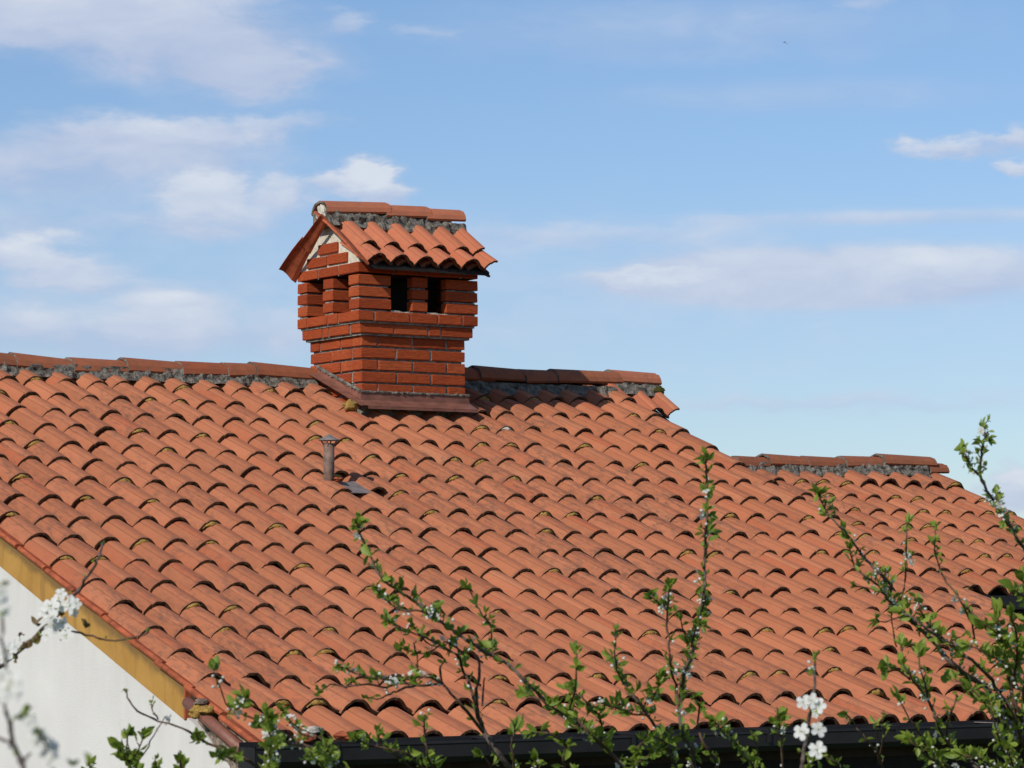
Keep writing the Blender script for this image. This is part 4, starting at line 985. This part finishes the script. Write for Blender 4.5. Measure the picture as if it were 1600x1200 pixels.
bb(c4([(990,690),(1000,740),(1000,790)]), 8.1, 8.2, .8, .8, 1, 17, 1, gap=7, tip=False)
bb(c4([(1145,580),(1140,640),(1140,700),(1155,770),(1200,860),(1270,950),(1320,1060),(1335,1140)]), 8.0, 8.3, 1, 1.6, .6, 20, .2, gap=16)
bb(c4([(1270,950),(1350,1030),(1400,1090)]), 8.2, 8.3, 1, 1.5, .2, 18, .1, tip=False)
bb(c4([(1375,75),(1385,130),(1370,200),(1360,280),(1370,350),(1410,420),(1450,480),(1500,560),(1540,630),(1600,720),(1700,860)])+[(1690,1100)], 8.0, 8.5, 1.2, 3.6, .85, 20, .5, hub=True, gap=11)
bb(c4([(1265,195),(1290,220),(1310,270),(1350,320)]), 8.0, 8.1, 1.0, 1.6, 1, 21, .3, gap=11)
bb(c4([(1440,400),(1450,470),(1480,540),(1530,600)]), 8.1, 8.2, 1.0, 1.6, 1, 20, .9, gap=9)
bb(c4([(720,690),(740,770),(800,830),(860,870),(930,950)]), 8.0, 8.2, 1, 1.8, .95, 24, .25, gap=13)
bb(c4([(740,870),(800,880),(870,900),(930,960),(985,1010)]), 8.0, 8.2, 1, 1.8, .8, 22, .25, gap=13)
bb(c4([(850,1050),(920,1040),(985,1010)]), 8.1, 8.2, .9, 1.2, .6, 20, .1)
bb(c4([(920,1000),(930,1080),(950,1170)]), 8.1, 8.3, .9, 1.4, .4, 16, .1)
bb(c4([(1010,960),(1060,960),(1080,1010),(1130,1090),(1240,1170)]), 8.1, 8.3, 1.1, 2.2, 1, 26, .3, gap=11)
bb(c8([(690,560),(700,640),(740,720),(800,800),(850,880),(880,960),(930,1060),(1010,1130),(1200,1280)]), 8.0, 8.5, 1.1, 3.2, .95, 26, .3, hub=True, gap=12)
bb(c8([(620,670),(680,690),(740,740)]), 8.0, 8.2, 1, 1.5, 1, 30, .2, gap=11)
bb(c8([(780,600),(790,690),(820,760),(830,830)]), 8.0, 8.2, 1, 1.6, .9, 25, .3, gap=13)
bb(c8([(680,830),(720,920),(780,1000),(820,1090),(870,1130),(960,1210),(1100,1300)]), 8.0, 8.5, 1, 2.4, .8, 25, .3, hub=True, gap=13)
bb(c8([(980,840),(960,890),(940,960),(930,1040)]), 8.1, 8.3, 1, 1.8, .7, 24, .2)
bb(c8([(410,920),(450,970),(510,1050),(570,1120),(600,1210)]), 8.1, 8.4, .9, 1.6, .22, 22, .1)
bb(c8([(600,940),(600,1040),(580,1150)]), 8.1, 8.4, .9, 1.6, .5, 22, .1)
bb(c8([(560,980),(570,1060),(580,1180)]), 8.1, 8.4, .8, 1.2, .1, 18, .0)
bb(c8([(960,730),(1020,770),(1080,830),(1140,870),(1240,980)]), 8.1, 8.4, 1, 2.2, .9, 27, .4, gap=12)
bb(c8([(1195,400),(1200,480),(1230,600),(1260,760),(1300,900),(1360,1050)]), 8.0, 8.5, 1.1, 3.0, 1, 27, .4, hub=True, gap=10)
bb(c8([(1120,450),(1180,490),(1240,540),(1290,640)]), 8.0, 8.3, 1, 2, 1, 28, .4, gap=10)
bb(c8([(1330,230),(1345,400),(1350,560),(1340,700),(1330,850),(1380,1000)]), 7.9, 8.4, 1.2, 2.8, 1, 29, .3, hub=True, gap=14)
bb(c8([(1275,265),(1310,290),(1360,330)]), 7.9, 8.2, 1, 1.8, .8, 30, .1, gap=18)
bb(c8([(1260,400),(1290,500),(1290,650),(1270,800),(1290,950),(1340,1100)]), 8.0, 8.5, 1.2, 2.8, 1, 28, .5, hub=True, gap=10)
bb(c8([(1050,560),(1130,600),(1210,640),(1270,700)]), 8.0, 8.3, 1.1, 2, 1, 26, .7, gap=10)
bb(c8([(1060,780),(1120,850),(1190,930),(1250,1050),(1330,1190)]), 8.1, 8.5, 1.1, 2.4, .9, 26, .5, hub=True, gap=11)
bb(c8([(1160,860),(1180,980),(1220,1100),(1280,1200)]), 8.1, 8.4, 1, 2, .8, 26, .4, gap=11)
bb(c8([(980,580),(960,540),(1000,520)]), 8.1, 8.2, 1, 1, .9, 26, .4, gap=10)
bb(c8([(740,1050),(790,1110),(850,1150),(920,1220)]), 8.1, 8.4, 1, 1.8, 1, 26, .4, gap=11)
bb(c8([(1000,1130),(1080,1150),(1160,1180),(1250,1250)]), 8.1, 8.4, 1, 2, 1, 26, .5, gap=10)
bb(c8([(1240,1080),(1260,1150),(1300,1250)]), 8.1, 8.4, 1, 2, 1, 24, .5, gap=10)
bb(c8([(200,1200),(270,1140),(340,1165),(420,1215)]), 8.1, 8.4, 1, 1.6, .9, 26, .2, gap=12)
tr_.finish()

# --- low shoots at the lower left, in front of gutter and white wall
hub = at(560, 1430, 7.2)
tl_ = Tree('thin plum tree whose leafy twigs cross the lower left corner of the roof and gutter', (hub.x, hub.y+.2, GZ), None, hub, 37, rad=.035)
bb = tl_.branch
bb(c5([(590,835),(600,870),(640,930),(720,970),(790,990),(880,1030),(950,1070),(1050,1110),(1150,1160),(1230,1210),(1400,1330)]), 7.0, 7.2, 1.0, 2.6, .18, 12, .05, hub=True)
bb(c5([(710,895),(715,930),(740,970)]), 7.0, 7.0, .9, 1.3, .4, 9, 0)
bb(c5([(770,960),(720,1050),(680,1120),(640,1190),(640,1300)]), 7.0, 7.1, .9, 1.5, .15, 14, .0, tip=False)
bb(c5([(1000,735),(1010,770),(1040,850),(1080,920),(1200,970),(1300,1020),(1400,1080),(1500,1130),(1640,1250)]), 6.9, 7.2, .9, 1.8, .55, 24, .35, gap=20, hub=True)
bb(c5([(1150,870),(1130,910),(1090,950)]), 6.9, 7.0, .9, 1.2, 1, 30, .5, gap=9)
bb(c5([(1260,960),(1210,1000),(1260,1020)]), 6.9, 7.0, .9, 1.2, 1, 30, .2, gap=10)
bb(c5([(1325,925),(1350,980),(1400,1030),(1470,1060)]), 6.9, 7.1, .9, 1.4, .5, 18, .6)
bb(c6([(60,985),(60,1050),(200,1110),(300,1150),(400,1210),(480,1330)]), 6.9, 7.2, 1, 1.8, .6, 26, .5, gap=17, hub=True)
bb(c6([(115,940),(160,1000),(230,1040),(330,1080),(440,1085)]), 6.9, 7.1, .9, 1.3, .3, 18, .4)
bb(c6([(310,1090),(330,1140),(370,1190)]), 6.9, 7.1, .9, 1.4, .9, 22, .3, gap=12)
bb(c6([(90,1100),(60,1150),(90,1220)]), 6.9, 7.1, .9, 1.4, 1, 28, .3, gap=11)
bb(c6([(230,1150),(270,1160),(320,1210)]), 6.9, 7.1, .9, 1.4, 1, 26, .3, gap=11)
bb(c5([(600,1040),(600,1100),(610,1150),(620,1230)]), 6.9, 7.1, 1, 1.6, .7, 32, 0, gap=12)
bb(c5([(670,1050),(650,1120),(615,1170)]), 6.9, 7.1, 1, 1.4, .8, 28, 0, gap=12)
bb(c5([(560,1110),(585,1150),(615,1185)]), 6.9, 7.1, 1, 1.4, .9, 26, 0, gap=10)
bb(c5([(840,1165),(845,1190),(850,1260)]), 6.9, 7.1, 1, 1.4, 1, 24, .1, gap=10)
bb(c5([(920,1040),(930,1060),(950,1080)]), 6.9, 7.1, .8, 1, 1, 18, .1, gap=9)
bb(c5([(420,1185),(440,1240)]), 6.9, 7.1, .8, 1, 1, 18, .1, gap=9)
bb(c5([(730,1175),(740,1240)]), 6.9, 7.1, .8, 1, 1, 22, .1, gap=9)
bb(c5([(1020,1140),(1060,1150),(1110,1180)]), 6.9, 7.1, .8, 1.2, 1, 22, .2, gap=9)
tl_.finish()

# --- flowering twig in front of the ochre band
hub = at(-160, 1400, 6.6)
tf_ = Tree('flowering plum tree at left with one white blossomed twig over the ochre band', (hub.x, hub.y+.2, GZ), None, hub, 41, rad=.04)
bb = tf_.branch
bb(c5([(480,145),(470,190),(450,240),(410,300),(370,360),(330,410),(280,470),(220,530),(150,600),(80,660),(0,720),(-140,830),(-320,1100)]), 6.8, 6.6, 1.4, 4.4, .42, 13, .15, hub=True, bronze=.25, gap=20)
bb(c5([(690,560),(680,572),(600,595),(500,600),(400,575),(340,562),(275,553)]), 6.7, 6.7, 1.2, 1.9, .35, 13, .05, gap=24)
for x, y, s_ in ((240,440,36), (282,428,34), (330,440,34), (285,385,26), (250,530,36), (312,578,30), (218,578,26), (355,430,24), (345,470,20), (210,468,28), (265,455,30), (295,520,24), (40,650,34), (65,630,26), (25,690,26), (95,600,20)):
    x_, y_ = c5([(x, y)])[0]; tf_.flower(at(x_, y_, 6.55+tf_.rn.uniform(-.04, .04)), s_*.88/FPX*6.55)
for x, y in ((170,530), (90,590), (180,600), (285,490), (130,640), (70,690), (400,545), (160,615)):
    x_, y_ = c5([(x, y)])[0]; tf_.rosette(at(x_, y_, 6.6), Vector((0, 0, 1)), 5, 16/FPX*6.6, .8, 16, 1.2)
tf_.finish()

# --- much nearer blossom, out of focus
hub = at(-20, 1500, 2.9)
tn_ = Tree('nearest blossoming plum tree, its flowers blurred in the lower left corner', (hub.x, hub.y+.15, GZ), None, hub, 53, rad=.025)
bb = tn_.branch
bb(c5([(10,340),(5,420),(10,480),(10,600),(28,700),(20,800),(20,900),(50,1000),(60,1080),(90,1150),(112,1210),(120,1400)]), 2.9, 2.9, 1.6, 4.6, .35, 18, .2, hub=True, gap=26, bronze=.2)
bb(c5([(-60,1040),(0,1062),(50,1085)]), 2.9, 2.9, 2, 2.6, .1, 16, 0, tip=False)
bb(c5([(85,960),(140,985),(185,1045),(230,1110),(250,1190),(200,1400)]), 2.8, 2.9, 1.2, 2.4, .45, 20, .3, hub=True, gap=22)
bb(c5([(145,1130),(120,1150),(95,1160)]), 2.9, 2.9, 1.6, 2, 0, 16, 0, tip=False)
for x, y, s_ in ((8,430,30), (0,380,26), (38,470,20), (20,780,34), (60,790,34), (40,830,38), (10,860,30), (75,855,30), (95,800,22), (140,990,26), (165,1030,30), (200,1060,32), (180,1090,28), (230,1090,26), (225,1130,30), (245,1160,30), (255,1110,22), (160,1070,24), (70,960,18)):
    x_, y_ = c5([(x, y)])[0]; tn_.flower(at(x_, y_, 2.83+tn_.rn.uniform(-.03, .03)), s_/FPX*2.86)
for x, y in ((110,960), (240,1140), (230,1190), (40,790), (350,1190), (420,1190)):
    x_, y_ = c5([(x, y)])[0]; tn_.rosette(at(x_, y_, 2.86), Vector((0, 0, 1)), 4, 22/FPX*2.86, .1, 16, 1.0)
tn_.finish()

# --- upright flowering shoot near the right
hub = at(1240, 1460, 6.2)
ts_ = Tree('slender flowering shoot with five open white blossoms in front of the gutter', (hub.x, hub.y+.15, GZ), None, hub, 61, rad=.02)
bb = ts_.branch
bb(c7([(1355,700),(1352,740),(1350,800),(1345,900),(1330,960),(1315,1060),(1300,1150),(1290,1210),(1275,1330)]), 6.3, 6.2, 1.5, 3.6, .5, 14, .1, hub=True, gap=20)
for x, y, s_ in ((185,858,34), (225,850,36), (266,876,38), (262,1000,38), (175,1012,40), (256,1105,42), (245,925,16)):
    x_, y_ = c8([(x, y)])[0]; ts_.flower(at(x_, y_, 6.1), s_*.74/FPX*6.1)
for x, y in ((265,930), (225,720), (240,640)):
    x_, y_ = c8([(x, y)])[0]; ts_.rosette(at(x_, y_, 6.2), Vector((0, 0, 1)), 3, 18/FPX*6.2, 0, 16, .8)
ts_.finish()

# ------------------------------------------------------------------ two birds far up
for i, (x, y, s_, rz) in enumerate(((1226.0, 66.5, .14, .3), (1229.5, 68.5, .11, -.5))):
    b = MB(); b.tube([(0, -.5, 0), (0, -.25, .02), (0, .1, .02), (0, .45, 0), (0, .62, 0)], [.02, .10, .12, .07, .02], 8)
    b.add([(0, -.1, .04), (.5, .05, .28), (1.0, -.12, .16), (.5, -.2, .22), (0, .2, .04)], [(0, 3, 1, 4), (3, 2, 1)]); b.add([(0, -.1, .04), (-.5, .05, .28), (-1.0, -.12, .16), (-.5, -.2, .22), (0, .2, .04)], [(0, 4, 1, 3), (3, 1, 2)])
    b.add([(0, -.45, .01), (.14, -.8, 0), (-.14, -.8, 0)], [(0, 1, 2)])
    o = link('bird', b.me('bird', [M['bird']], True)); o.location = at(x, y, 160); o.scale = (s_,)*3; o.rotation_euler = (.2, .3, rz)
    tag(o, ('small dark bird high in the open sky, the left one of the pair' if i == 0 else 'smaller dark bird high in the open sky, the right one of the pair'), 'bird', 'birds in the sky')
